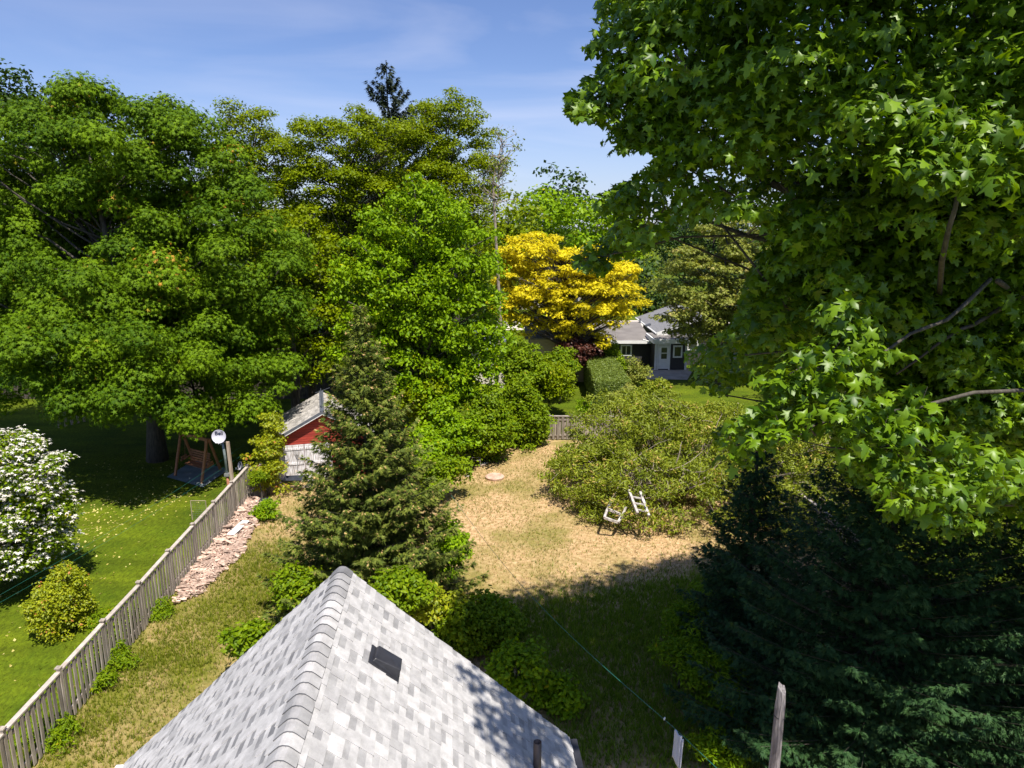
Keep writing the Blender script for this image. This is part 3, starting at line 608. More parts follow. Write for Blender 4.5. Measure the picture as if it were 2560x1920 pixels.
mb = MB(); mb.beam(sp(0, 0, SA[2] + .03), sp(0, SLEN, SA[2] + .03), .2, .03); mb.build('ridge_board', M['slate'], shed)
mb = MB(); q = sp(0, .5, SA[2]); mb.tube([q, q + [0, 0, 1.0]], .02, 6); mb.tube([q + [-.3, .1, .75], q + [.45, -.1, 1.05]], .013, 5); mb.tube([q + [-.15, 0, .45], q + [.5, 0, .6]], .011, 5); mb.tube([q + [0, .3, .02], q + [0, 0, .7]], .01, 4)
mb.build('aerial_mast', M['slate'], shed)

# wheelbarrow tipped against the shed
M['tub'] = solid('dark_tub', (.030, .033, .045), (.055, .06, .08), rough=.35); M['metal'] = solid('grey_metal', (.35, .35, .36), (.5, .5, .5), rough=.4, metal=.6)
wb = Gp(732, 1228); wbT = thing('wheelbarrow', 'black wheelbarrow parked in front of the white shed doors', 'wheelbarrow', wb); mb = MB()
def q_(x, y, z): return wb + np.array([x, y, z])
t0 = [q_(-.42, -.30, .62), q_(.55, -.33, .66), q_(.62, .33, .66), q_(-.42, .30, .62)]; b0 = [q_(-.26, -.18, .36), q_(.30, -.18, .34), q_(.30, .18, .34), q_(-.26, .18, .36)]
mb.add(t0 + b0 + [p * 1 for p in t0] + [p * 1 for p in b0], [(0, 1, 5, 4), (1, 2, 6, 5), (2, 3, 7, 6), (3, 0, 4, 7), (4, 5, 6, 7)])
for a in range(4): mb.tube([t0[a], t0[(a + 1) % 4]], .018, 5)
mb.build('tub', M['tub'], wbT)
for s in (-1, 1):
    mb = MB(); mb.tube([q_(-.95, s * .3, .60), q_(-.2, s * .2, .33), q_(.75, s * .05, .2)], .022, 6); mb.build('handle', M['branch'], wbT)
    mb = MB(); mb.tube([q_(-.18, s * .2, .33), q_(-.35, s * .24, .0), q_(-.05, s * .22, .0), q_(.12, s * .18, .32)], .014, 5); mb.build('leg', M['metal'], wbT)
Mx = np.array(Matrix.Rotation(R(90), 3, 'X')); mb = MB(); mb.lathe([(.10, -.04), (.19, -.045), (.20, 0), (.19, .045), (.10, .04)], q_(.80, 0, .20), 20, M=Mx); mb.lathe([(.0, -.03), (.11, -.03), (.11, .03), (0, .03)], q_(.80, 0, .20), 14, M=Mx); mb.build('wheel', M['black'], wbT, smooth=True)
# plastic tub at the head of the firewood
g = Gp(664, 1262); mb = MB(); mb.lathe([(.0, .02), (.20, .02), (.26, .22), (.28, .22), (.22, .0), (.0, .0)], g, 18); tag(mb.build('planter', M['tub'], smooth=False), 'low dark blue-grey plastic pan at the head of the firewood strip', 'pan')
# rake leaning on the shed door
g = sp(dm - .35, .12, 0); mb = MB(); mb.tube([g + [0, -.35, 0], g + [.05, .0, 1.35]], .016, 5)
for k in range(-3, 4): mb.tube([g + [0.05, -.0, 1.3], g + [.05 + k * .05, -.02, 1.62]], .007, 4)
tag(mb.build('rake', M['metal']), 'rake leaning upright against the peeling white shed doors', 'rake')

# ------------------------------------------------------------------ satellite dishes
M['dishm'] = solid('dish_grey', (.50, .49, .56), (.56, .55, .62), rough=.45, scale=2); M['ink'] = solid('dark_ink', (.02, .025, .06), rough=.6)
M['rust'] = solid('rusty_pipe', (.22, .08, .04), (.38, .16, .09), rough=.8, scale=8); M['galv'] = solid('galvanised', (.13, .17, .17), (.26, .31, .31), rough=.5, metal=.3); M['boardw'] = solid('post_board', (.30, .23, .17), (.46, .37, .29), rough=.9, scale=4, stretch=(5, 5, .6))
def dish(parent, c, r, look, tilt_roll=0):
    z = Vector(look).normalized(); x = Vector((0, 0, 1)).cross(z).normalized(); y = z.cross(x); Mx = np.array([x, y, z]).T
    mb = MB(); prof = [(0.0001, 0)] + [(r * t, .16 * r * t * t * 1.6) for t in (.25, .5, .75, .92, 1)] + [(r * 1.03, .27 * r), (r * 1.02, .22 * r), (r * .9, .14 * r), (r * .5, -.0 * r), (.0001, -.03)]
    mb.lathe(prof, c, 36, M=Mx); mb.build('reflector', M['dishm'], parent, smooth=True)
    cu = bpy.data.curves.new('writing', 'FONT'); cu.body = 'Bell'; cu.size = r * .80; cu.align_x = 'CENTER'; cu.extrude = .004; cu.offset = .004 * r / .29
    tmp = bpy.data.objects.new('tmp', cu); COL.objects.link(tmp); dg = bpy.context.evaluated_depsgraph_get(); dg.update(); me = bpy.data.meshes.new_from_object(tmp.evaluated_get(dg)); bpy.data.objects.remove(tmp)
    V = np.empty(len(me.vertices) * 3); me.vertices.foreach_get('co', V); V = V.reshape(-1, 3); V[:, 1] += r * .22; rr2 = V[:, 0] ** 2 + V[:, 1] ** 2; V[:, 2] += .256 * rr2 / r + .010
    o = mesh_obj('writing', V @ Mx.T + c, [tuple(p.vertices) for p in me.polygons], M['ink'], parent)
    c = np.array(c); xx, yy, zz = np.array(x), np.array(y), np.array(z); e = c + zz * r * 1.15 - yy * r * .75
    mb = MB(); mb.tube([c - yy * r * .98 + zz * .05, c - yy * r * 1.12 + zz * r * .5, e], .014, 6); mb.build('feed_arm', M['dishm'], parent)
    mb = MB(); mb.box(e - zz * .02, (r * .52, r * .30, r * .28), M=Mx); mb.build('feed_horn', M['white'], parent)
    mb = MB(); mb.box(c - zz * .08, (r * .5, r * .6, .1), M=Mx); mb.tube([c - zz * .1, c - zz * .12 - np.array([0, 0, r * 1.4])], .03, 8); mb.build('bracket', M['galv'], parent)
dc = Wp(548, 1091, 28.2); db = np.array([dc[0] + .16, dc[1] + .12, 0])
dT = thing('satellite_dish', 'round grey satellite dish on a tall post behind the picket fence, lettered in dark blue', 'satellite dish', db)
dish(dT, dc, .275, (.13, -1, .22))
mb = MB(); mb.tube([db + [0, 0, 0], db + [-.02, 0, 1.72]], .062, 10); mb.build('lower_pipe', M['rust'], dT, smooth=True)
mb = MB(); mb.tube([db + [-.02, 0, 1.6], db + [-.05, 0, 2.6], db + [-.1, 0, dc[2] - .3]], .055, 10); mb.build('upper_pipe', M['galv'], dT, smooth=True)
mb = MB(); mb.box(db + [-.02, 0, 1.72], (.20, .20, .12)); mb.build('clamp', M['metal'], dT)
mb = MB(); mb.box(db + [.15, .02, (dc[2] - .28) / 2], (.10, .14, dc[2] - .28), ry=-.025); mb.box(db + [-.02, .02, dc[2] - .29], (.36, .06, .04)); mb.build('post_board', M['boardw'], dT)
d2 = Wp(602, 1164, 33.2); T2 = thing('satellite_dish', 'small dish turned sideways in the deep shade beyond the end of the picket fence', 'satellite dish', (d2[0], d2[1], 0)); dish(T2, d2, .20, (-.75, -.75, .3))
mb = MB(); mb.tube([(d2[0], d2[1] + .1, 0), (d2[0], d2[1] + .1, d2[2] - .1)], .03, 6); mb.build('pole', M['galv'], T2)

# ------------------------------------------------------------------ garden swing on its slab
M['cedarw'] = solid('orange_timber', (.30, .12, .05), (.46, .20, .09), rough=.7, scale=4, stretch=(2, 2, 2), var_amt=.2)
f1, f2, f3 = Gp(438, 1192), Gp(504, 1211), Gp(552, 1178); f4 = f1 + (f3 - f2)
sh = sheet('swing_slab', [f1 + (f1 - f3) * .18, f2 + (f2 - f4) * .18, f3 + (f3 - f1) * .18, f4 + (f4 - f2) * .18], .05, solid('slab', (.12, .16, .17), (.20, .25, .26), rough=.9, scale=2)); 
swT = thing('garden_swing', 'orange timber A-frame bench swing standing in the shade of the big maple', 'swing', (f1 + f3) / 2); TZ = 1.95
for a, b in ((f1, f4), (f2, f3)):
    tp = (a + b) / 2 + np.array([0, 0, TZ])
    for k, e in enumerate((a, b)):
        mb = MB(); mb.beam(e + [0, 0, .05], tp + (e - (a + b) / 2) * .08, .09, .11, var=rng.random()); mb.build('leg', M['cedarw'], swT)
    mb = MB(); mb.beam(a * .62 + b * .38 - [0, 0, -.75], a * .38 + b * .62 + [0, 0, .75], .05, .09); mb.beam(a * .66 + b * .34 + [0, 0, .62], a * .34 + b * .66 + [0, 0, .62], .05, .09); mb.build('cross_brace', M['cedarw'], swT)
t1, t2 = (f1 + f4) / 2 + [0, 0, TZ - .05], (f2 + f3) / 2 + [0, 0, TZ - .05]; dd = (t2 - t1) / np.linalg.norm(t2 - t1)
mb = MB(); mb.beam(t1 - dd * .15, t2 + dd * .15, .10, .15); mb.build('top_beam', M['cedarw'], swT)
bk = (f4 - f1) / np.linalg.norm(f4 - f1); cs = (t1 + t2) / 2 * [1, 1, 0]; hl = np.linalg.norm(t2 - t1) / 2 - .25
mb = MB(); 
for k in range(5): mb.beam(cs - dd * hl + bk * (-.25 + k * .11) + [0, 0, .5], cs + dd * hl + bk * (-.25 + k * .11) + [0, 0, .5], .09, .025, var=rng.random())
mb.build('seat', M['cedarw'], swT); mb = MB()
for k in range(5): mb.beam(cs - dd * hl + bk * (.27 + k * .03) + [0, 0, .58 + k * .11], cs + dd * hl + bk * (.27 + k * .03) + [0, 0, .58 + k * .11], .025, .09, var=rng.random())
mb.build('backrest', M['cedarw'], swT)
for s in (-1, 1):
    mb = MB(); mb.beam(cs + dd * hl * s - bk * .28 + [0, 0, .74], cs + dd * hl * s + bk * .36 + [0, 0, .76], .07, .03); mb.tube([cs + dd * hl * s - bk * .2 + [0, 0, .74], cs + dd * hl * s + [0, 0, TZ - .1]], .01, 4); mb.tube([cs + dd * hl * s + bk * .3 + [0, 0, .74], cs + dd * hl * s + [0, 0, TZ - .1]], .01, 4); mb.build('armrest', M['cedarw'], swT)
# cord lines crossing the left neighbour's lawn
M['cord'] = solid('green_cord', (.02, .14, .11), (.03, .2, .15), rough=.5)
for k, (a, b) in enumerate((((0, 1478), (620, 1105)), ((0, 1496), (628, 1122)))):
    p = Wp(a[0] - 300, a[1] + 176, 14.5); q = Wp(b[0], b[1], 34); mb = MB(); mb.tube([p + (q - p) * t - np.array([0, 0, .25 * math.sin(math.pi * t)]) for t in np.linspace(0, 1, 12)], .0035, 4)
    tag(mb.build('clothesline', M['cord']), 'thin green washing line above the left lawn, ' + ('upper' if k == 0 else 'lower') + ' of the two', 'washing line')
# mesh frame behind the fence
g = Gp(500, 1300); mb = MB(); mf = thing('mesh_frame', 'small square wooden frame with wire mesh behind the picket fence', 'frame', g)
w_, h_ = .62, .85
mb = MB(); mb.tube([g + [-w_ / 2, 0, 0], g + [-w_ / 2, 0, h_], g + [w_ / 2, 0, h_], g + [w_ / 2, 0, 0]], .018, 4); mb.build('frame', M['boardw'], mf)
mb = MB()
for k in range(1, 9): mb.tube([g + [-w_ / 2 + w_ * k / 9, 0, 0], g + [-w_ / 2 + w_ * k / 9, 0, h_]], .002, 3); mb.tube([g + [-w_ / 2, 0, h_ * k / 9], g + [w_ / 2, 0, h_ * k / 9]], .002, 3)
mb.build('wire_mesh', M['galv'], mf)

# ------------------------------------------------------------------ right foreground: clothes post, line, towel
cp = Wp(1955, 1722, 10.4); M['oldpost'] = solid('weathered_post', (.12, .11, .12), (.36, .33, .34), rough=.9, scale=5, stretch=(9, 9, .5), bump=.8)
base_ = np.array([cp[0] - .04, cp[1] - .05, 0]); pts = []; V = []; Fc = []; K = 10; rings = 14
for i in range(rings):
    t = i / (rings - 1); c = base_ + (cp - base_) * t
    for k in range(K):
        a = 2 * math.pi * k / K; r_ = .100 * (1 + .10 * math.sin(k * 2.7) + .05 * math.sin(k * 1.3 + i)) * (1 if t < .96 else .92 if t < .99 else .72); zz = (.09 * math.sin(a * 1 - .6) + .03 * math.sin(a * 3)) * (t > .99) 
        V.append(c + np.array([r_ * .9 * math.cos(a), r_ * math.sin(a), zz]))
for i in range(rings - 1):
    for k in range(K): Fc.append((i * K + k, i * K + (k + 1) % K, (i + 1) * K + (k + 1) % K, (i + 1) * K + k))
Fc.append(tuple((rings - 1) * K + k for k in range(K)))
po = thing('clothes_post', 'tall weathered grey timber post with a split pointed top before the dark conifer', 'post', base_)
mesh_obj('shaft', V, Fc, M['oldpost'], po); mb = MB(); c = base_ + (cp - base_) * .885; mb.lathe([(.094, -.012), (.1, 0), (.094, .012)], c, 12, M=np.array(Matrix.Rotation(.22, 3, 'Y'))); mb.build('wire', M['black'], po)
pn = Wp(1860, 1985, 8.2); pt_ = Wp(1688, 1822, 9.6); pf = Wp(1128, 1238, 19.6)
lp = [pn + (pt_ - pn) * t for t in (0, .5, 1)] + [pt_ + (pf - pt_) * t + np.array([0, 0, -.42 * math.sin(math.pi * t)]) for t in np.linspace(.06, 1, 16)]
mb = MB(); mb.tube(lp, .0045, 5); tag(mb.build('clothesline', M['cord'], loc=pn), 'long washing line crossing the yard from the near right to the bushy spruce', 'washing line')
M['towel'] = solid('white_towel', (.62, .64, .74), (.72, .74, .84), rough=.95, scale=40, bump=.3)
V = []; Fc = []; nu, nv = 9, 16; ld = (pn - pt_) / np.linalg.norm(pn - pt_); 
for side, (w0, l_) in enumerate(((.19, .50), (.10, .54))):
    b = len(V)
    for j in range(nv):
        for i in range(nu):
            t = i / (nu - 1); s = j / (nv - 1); fold = .034 * math.sin(t * 9 + side * 2) * (.3 + s)
            V.append(pt_ + ld * (w0 * (t - .1) * (1 - .15 * s) + side * .10) + np.array([-.02 * s - side * .0, -.02 - .035 * side + fold, -.012 - l_ * s + .02 * math.sin(t * 7)]))
    Fc += [(b + j * nu + i, b + j * nu + i + 1, b + (j + 1) * nu + i + 1, b + (j + 1) * nu + i) for j in range(nv - 1) for i in range(nu - 1)]
o = mesh_obj('towel', V, Fc, M['towel'], smooth=True); o.modifiers.new('solid', 'SOLIDIFY').thickness = .008; tag(o, 'pale white towel folded over the washing line beside the tall grey post', 'towel')
mb = MB(); q = pt_ - ld * .28; mb.box(q, (.016, .045, .03), rz=-.6); tag(mb.build('clothes_peg', M['white']), 'small white peg on the washing line just beyond the towel', 'peg')

# ------------------------------------------------------------------ yard bits
g = Gp(1237, 1196); mb = MB(); mb.lathe([(.0001, .14), (.40, .15), (.46, .11), (.44, .0)], g, 18); M['stump'] = solid('cut_wood', (.40, .24, .17), (.60, .42, .32), rough=.9, scale=5); tag(mb.build('tree_stump', M['stump']), 'low round pinkish tree stump in the middle of the dry lawn', 'stump')
g = Gp(1190, 1170); stT = thing('chair_frame', 'bare grey metal chair frame at the edge of the bushes', 'chair frame', g); mb = MB()
for x, y in ((-.22, -.2), (.22, -.2), (.22, .2), (-.22, .2)): mb.tube([g + [x, y, 0], g + [x, y, .5]], .012, 5)
mb.tube([g + [-.22, -.2, .48], g + [.22, -.2, .48], g + [.22, .2, .48], g + [-.22, .2, .48], g + [-.22, -.2, .48]], .012, 5); mb.build('seat_frame', M['metal'], stT)
for k, (x, y, a) in enumerate(((1200, 1166, .4), (1208, 1162, .9), (1168, 1192, .1))):
    g = Gp(x, y); mb = MB(); mb.box(g + [0, 0, .06], (.62 if k < 2 else .25, .10, .04), rz=a, ry=.06); tag(mb.build('board', M['white'] if k else M['scrap']), ['brown board lying by the bushes behind the tree stump', 'white board crossing the brown one by the bushes', 'short white board lying in the weeds left of the stump'][k], 'board')
# old white ladder and frame in the thicket
M['oldwhite'] = solid('flaking_white_wood', (.22, .19, .17), (.66, .62, .58), rough=.8, scale=7, stretch=(1, 1, 1))
la, lb = Gp(1652, 1278), Gp(1589, 1262); lz = Wp(1575, 1220, la[1] + 1.6); T = thing('ladder', 'short flaking white ladder lying aslant in the thicket', 'ladder', la)
r0_, r1_ = Wp(1594, 1284, 25.5), Wp(1572, 1226, 26.5); s0_, s1_ = Wp(1622, 1290, 25.4), Wp(1600, 1230, 26.4)
for a, b in ((r0_, r1_), (s0_, s1_)): mb = MB(); mb.beam(a, b, .09, .10); mb.build('rail', M['oldwhite'], T)
for t in (.18, .45, .72): mb = MB(); mb.beam(r0_ + (r1_ - r0_) * t, s0_ + (s1_ - s0_) * t, .07, .05); mb.build('rung', M['oldwhite'], T)
T = thing('wooden_frame', 'grey-white wooden frame with four short legs at the thicket edge', 'frame', Gp(1530, 1310)); c1, c2, c3, c4 = Wp(1519, 1272, 26.3), Wp(1556, 1288, 26.1), Wp(1545, 1306, 25.7), Wp(1511, 1294, 25.8)
for a, b in ((c1, c2), (c2, c3), (c3, c4), (c4, c1)): mb = MB(); mb.beam(a, b, .085, .085); mb.build('bar', M['oldwhite'], T)
for a, d in ((c1, (.2, .2, .35)), (c2, (.15, .1, .32))): mb = MB(); mb.tube([a, a + np.array(d)], .05, 6); mb.build('leg', M['oldwhite'], T)
# neighbour's stake and bucket
g = Gp(1843, 1038); mb = MB(); mb.box(g + [0, 0, .4], (.10, .10, .8)); tag(mb.build('stake', M['boardw']), 'short brown stake standing on the sunlit lawn beyond the thicket', 'stake')
g = Gp(1829, 1044); mb = MB(); mb.lathe([(.0001, 0), (.16, 0), (.19, .5), (.18, .5), (.15, .03)], g, 16); tag(mb.build('bucket', M['white']), 'tall white bucket beside the brown stake', 'bucket')

# ------------------------------------------------------------------ far buildings
M['darkwall'] = solid('dark_siding', (.028, .026, .030), (.055, .050, .052), rough=.8, scale=20, stretch=(1, 1, 1))
M['farroof'] = solid('grey_roof', (.13, .13, .14), (.24, .24, .26), rough=.9, scale=3, stretch=(3, 3, 3)); M['flatroof'] = solid('flat_roof', (.15, .135, .13), (.21, .19, .18), rough=.9, scale=.8)
M['glass'] = solid('window_glass', (.02, .025, .02), (.05, .06, .05), rough=.12, scale=.8); M['cream'] = solid('cream_wall', (.55, .50, .42), (.66, .60, .52), rough=.8, scale=2); M['brick'] = solid('pale_brick', (.36, .30, .24), (.55, .48, .40), rough=.9, scale=6, stretch=(.5, .5, 5))
HY = 58.6
hb = thing('bungalow', 'dark-sided bungalow with white trim and a flat-roofed back porch', 'house', (Wp(1650, 925, HY)[0], HY + 4, 0))
def X_(px, Y=HY): return Wp(px, 900, Y)[0]
def Z_(py, Y=HY): return Wp(1600, py, Y)[2]
def wallbox(name, x0, x1, y0, y1, z0, z1, mat, par): mb = MB(); mb.box(((x0 + x1) / 2, (y0 + y1) / 2, (z0 + z1) / 2), (x1 - x0, y1 - y0, z1 - z0)); return mb.build(name, mat, par)
# porch
px0, px1 = X_(1637), X_(1716); zt = Z_(858); zr = Z_(846)
wallbox('porch_wall', px0, px1, HY, HY + 3.0, 0, zt, M['darkwall'], hb); wallbox('porch_roof', px0 - .25, px1 + .25, HY - .3, HY + 3.2, zt, zr - .02, M['white'], hb)
wallbox('porch_roofing', px0 - .1, px1 + .1, HY - .15, HY + 3.0, zr - .018, zr + .03, M['flatroof'], hb)
for a in (px0 + .06, px1 - .06): wallbox('corner_board', a - .09, a + .09, HY - .035, HY + .05, 0, zt, M['white'], hb)
dx = X_(1642); d = wallbox('door', dx + .12, dx + .98, HY - .10, HY - .02, .12, 2.12, M['white'], hb)
wallbox('door_frame', dx, dx + .11, HY - .07, HY + .02, .0, 2.28, M['white'], hb); wallbox('door_frame', dx + .99, dx + 1.1, HY - .07, HY + .02, .0, 2.28, M['white'], hb); wallbox('door_frame', dx, dx + 1.1, HY - .069, HY + .02, 2.14, 2.29, M['white'], hb)
for z0_, z1_ in ((.98, 1.42), (1.50, 1.92)): wallbox('pane', dx + .33, dx + .80, HY - .108, HY - .09, z0_, z1_, M['glass'], d)
def window(par, x0, x1, z0, z1, y, mull=1):
    f = wallbox('window', x0 - .09, x1 + .09, y - .05, y, z0 - .09, z1 + .09, M['white'], par); n = mull + 1; w = (x1 - x0) / n
    for i in range(n): wallbox('pane', x0 + w * i + .04, x0 + w * (i + 1) - .04, y - .06, y - .045, z0 + .04, z1 - .04, M['glass'], f)
window(hb, X_(1684), X_(1702), 1.15, Z_(866), HY, 0)
# low wing
wy = HY + 2.2; wx0, wx1 = X_(1478, wy), X_(1634, wy); wz = Z_(857, wy)
wallbox('wing_wall', wx0, wx1, wy, wy + 7, 0, wz, M['darkwall'], hb); window(hb, X_(1553, wy), X_(1576, wy), Z_(887, wy), Z_(864, wy), wy, 1)
mb = MB(); a, b = wx0 - .4, X_(1626, wy); ey = wy - .5; ez_ = Z_(852, ey); back = 6.8; bz = ez_ + .75
mb.prism([(a, ey, ez_), (b, ey, ez_), (b, ey + back, bz), (a, ey + back, bz)], (0, 0, -.12)); mb.build('wing_roof', M['flatroof'], hb)
wallbox('fascia', a - .02, b + .02, ey - .06, ey - .005, ez_ - .24, ez_ + .015, M['white'], hb); mb = MB(); mb.beam((a - .04, ey, ez_ - .05), (a - .04, ey + back, bz - .05), .06, .22); mb.build('fascia', M['white'], hb)
# main block: gable end towards us
gy = HY + 1.6; ex0 = X_(1640, gy); ez0 = Z_(832, gy); rx = X_(1752, gy); rz_ = ez0 + (rx - ex0) * .36; blen = 10.5
for sgn, nm in ((-1, 'roof'), (1, 'roof')):
    ex_ = rx + sgn * (rx - ex0); mb = MB(); mb.prism([(ex_, gy, ez0), (rx, gy, rz_), (rx, gy + blen, rz_), (ex_, gy + blen, ez0)], (0, 0, -.13)); mb.build(nm, M['farroof'], hb)
    mb = MB(); mb.beam((ex_, gy - .03, ez0 - .10), (rx, gy - .03, rz_ - .10), .05, .26); mb.build('barge_board', M['white'], hb)
mb = MB(); w0_, w1_ = ex0 + .7, 2 * rx - ex0 - .7; mb.prism([(w0_, gy + .5, 0), (w1_, gy + .5, 0), (w1_, gy + .5, ez0), (rx, gy + .5, rz_ - .2), (w0_, gy + .5, ez0)], (0, .2, 0)); mb.prism([(w0_, gy + .7, 0), (w0_, gy + blen - .5, 0), (w0_, gy + blen - .5, ez0 + .1), (w0_, gy + .7, ez0 + .1)], (.2, 0, 0)); mb.build('wall', M['darkwall'], hb)
wallbox('eave_return', ex0 - .02, ex0 + 1.0, gy - .04, gy + .45, ez0 - .42, ez0 - .06, M['white'], hb); wallbox('eave_band', ex0 + 1.05, w1_, gy + .40, gy + .49, ez0 - .22, ez0 - .08, M['white'], hb)
window(hb, ex0 + 2.0, ex0 + 3.6, ez0 - 1.5, ez0 - .35, gy + .49, 1)
mb = MB(); mb.tube([(ex0 + .02, gy - .1, ez0 - .2), (ex0 - .1, gy - .3, ez0 - .9), (ex0 - 1.3, gy - .4, ez_ + .2)], .06, 6); mb.tube([(ex0 - .05, gy, ez0 - .08), (ex0 - .05, gy + blen, ez0 - .08)], .08, 6); mb.build('downpipe', M['white'], hb)
for a_, b_, nm in ((X_(1598, gy + 6), gy + 6.4, 'flue'), (X_(1612, gy + 5), gy + 4.2, 'roof_vent')):
    z = ez0 + (a_ - ex0) * .36; mb = MB()
    if nm == 'flue': mb.lathe([(.07, 0), (.07, .45), (.09, .45), (.09, .52), (.0001, .55)], (a_, b_, z), 10)
    else: mb.box((a_, b_, z + .1), (.5, .4, .14), ry=-.34)
    mb.build(nm, M['slate'], hb)
# beige garage and white gabled outbuilding behind the bushes
gT = thing('garage', 'beige brick garage with a dark roof behind the golden tree', 'garage', (X_(1390, 55), 57, 0)); gx0, gx1 = X_(1325, 54), X_(1462, 54)
wallbox('wall', gx0, gx1, 54, 60, 0, Z_(845, 54), M['brick'], gT); mb = MB(); zt_ = Z_(843, 54)
mb.prism([(gx0 - .4, 53.6, zt_), (gx1 + .3, 53.6, zt_), (gx1 + .3, 57, zt_ + 1.2), (gx0 - .4, 57, zt_ + 1.2)], (0, 0, -.12)); mb.prism([(gx0 - .4, 57.01, zt_ + 1.2), (gx1 + .3, 57.01, zt_ + 1.2), (gx1 + .3, 60.4, zt_), (gx0 - .4, 60.4, zt_)], (0, 0, -.12)); mb.build('roof', M['farroof'], gT)
wT = thing('outbuilding', 'small bright white building with a pitched roof between the golden tree and the bungalow', 'outbuilding', (X_(1490, 56), 57, 0)); a, b = X_(1470, 55.5), X_(1506, 55.5)
mb = MB(); mb.prism([(a, 55.5, 0), (b, 55.5, 0), (b, 55.5, Z_(846, 55.5)), (a - .2, 55.5, Z_(833, 55.5))], (0, 2.4, 0)); mb.build('wall', M['cream'], wT); mb = MB(); mb.prism([(a - .4, 55.2, Z_(832, 55.5) + .03), (b + .2, 55.2, Z_(846, 55.5)), (b + .2, 58.1, Z_(846, 55.5)), (a - .4, 58.1, Z_(832, 55.5) + .03)], (0, 0, .10)); mb.build('roof', M['cream'], wT)
# slate-blue tiled roof glimpsed left of the golden tree
M['bluetile'] = solid('blue_grey_tiles', (.10, .12, .17), (.17, .19, .25), rough=.6, scale=2)
nT = thing('cottage', 'small cottage with a blue-grey gridded roof glimpsed through the bright green trees', 'house', (X_(1225, 50), 51, 0)); a, b = X_(1180, 50), X_(1262, 50); z0_, z1_ = Z_(872, 49), Z_(828, 51.5)
wallbox('wall', a, b, 49.5, 54, 0, z0_ + .1, M['cream'], nT); mb = MB(); mb.prism([(a - .3, 49, z0_), (b + .1, 49, z0_), (b + .1, 51.8, z1_), (a - .3, 51.8, z1_)], (0, 0, -.1)); mb.prism([(a - .3, 51.81, z1_), (b + .1, 51.81, z1_), (b + .1, 54.5, z0_), (a - .3, 54.5, z0_)], (0, 0, -.1))
for k in range(1, 9): t = k / 9; mb.beam((a - .3, 49 + 2.8 * t, z0_ + (z1_ - z0_) * t + .02), (b + .1, 49 + 2.8 * t, z0_ + (z1_ - z0_) * t + .02), .05, .04)
for k in range(1, 9): xx = a + (b - a) * k / 9; mb.beam((xx, 49, z0_ + .02), (xx, 51.8, z1_ + .02), .04, .04)
mb.build('roof', M['bluetile'], nT)
# house across the road
hT = thing('house', 'pale two-storey house across the road, seen through the golden tree', 'house', (X_(1370, 104), 108, 0)); a, b = X_(1300, 102), X_(1450, 102); zt_ = Z_(700, 102)
wallbox('wall', a, b, 102, 112, 0, zt_, M['cream'], hT); mb = MB(); mb.prism([(a - .5, 101.5, zt_), (b + .5, 101.5, zt_), (b - 2, 107, zt_ + 2.2), (a + 2, 107, zt_ + 2.2)], (0, 0, -.15)); mb.prism([(a + 2, 107.01, zt_ + 2.2), (b - 2, 107.01, zt_ + 2.2), (b + .5, 112.5, zt_), (a - .5, 112.5, zt_)], (0, 0, -.15)); mb.build('roof', M['flatroof'], hT)
for k in range(4):
    for z in (1.0, 3.8): window(hT, a + 1 + k * 2.1, a + 2 + k * 2.1, z, z + 1.3, 102, 0)
# dark boards added to fill the shade behind the maple; sunlit fence end
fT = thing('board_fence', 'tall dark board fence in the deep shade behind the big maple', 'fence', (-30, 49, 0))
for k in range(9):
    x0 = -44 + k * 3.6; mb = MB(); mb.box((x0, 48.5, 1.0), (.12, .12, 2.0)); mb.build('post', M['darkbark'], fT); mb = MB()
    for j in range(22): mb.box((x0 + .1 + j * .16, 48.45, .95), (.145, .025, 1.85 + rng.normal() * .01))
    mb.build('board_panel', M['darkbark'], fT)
lf = thing('board_fence', 'short sunlit fence end beside the lawn patch under the big maple', 'fence', Gp(170, 1075)); g = Gp(172, 1070)
for k in range(6): mb = MB(); mb.box(g + [-.55 + k * .17, k * .35, .8], (.14, .03, 1.6), rz=.9); mb.build('board', M['boardw'], lf)

# ------------------------------------------------------------------ trees
G1 = 'trees behind the yards'
tree('maple_tree', 'huge dense dark green maple filling the left side, shading the swing', lobes_px([(290, 380, 165), (120, 470, 180), (450, 470, 150), (50, 680, 200, 1), (280, 660, 230), (520, 680, 185, -1), (130, 860, 160, -2), (350, 870, 170, -3), (570, 860, 130, 1), (640, 650, 95, 2), (-80, 500, 160, 1), (-90, 820, 150, 0), (120, 900, 105, -7), (290, 930, 100, -7.5), (430, 940, 90, -6.5), (20, 800, 110, -4), (200, 780, 120, -5), (560, 900, 80, -3), (640, 820, 90, -1), (610, 955, 80, -3), (680, 700, 70, 1), (480, 990, 60, -5), (240, 990, 65, -7), (380, 1000, 60, -6), (520, 420, 90, 0), (180, 330, 90, 0)], 36.0),
     Gp(395, 1150), 'lmaple', leaf=.20, step=1.60, clump=1.04, flat=.78, n=400, tmpl=TS, r0=.42, every=5, keep=lambda C: C[:, 2] < Wp(290, 222, 36)[2], droop=.3, up=.25, minz=2.0, tone=.5, jit=.30, inner=.35)
tree('locust_tree', 'feathery green tree left of centre with sky showing through its top', lobes_px([(620, 350, 75), (590, 420, 70), (690, 400, 85), (660, 520, 90), (700, 620, 90), (560, 560, 70)], 50), (Wp(690, 900, 50)[0], 50, 0), 'locust', leaf=.165, step=1.4, clump=.92, flat=.62, n=230, r0=.3, every=2, group=G1, up=.9, bark='darkbark', inner=.1)
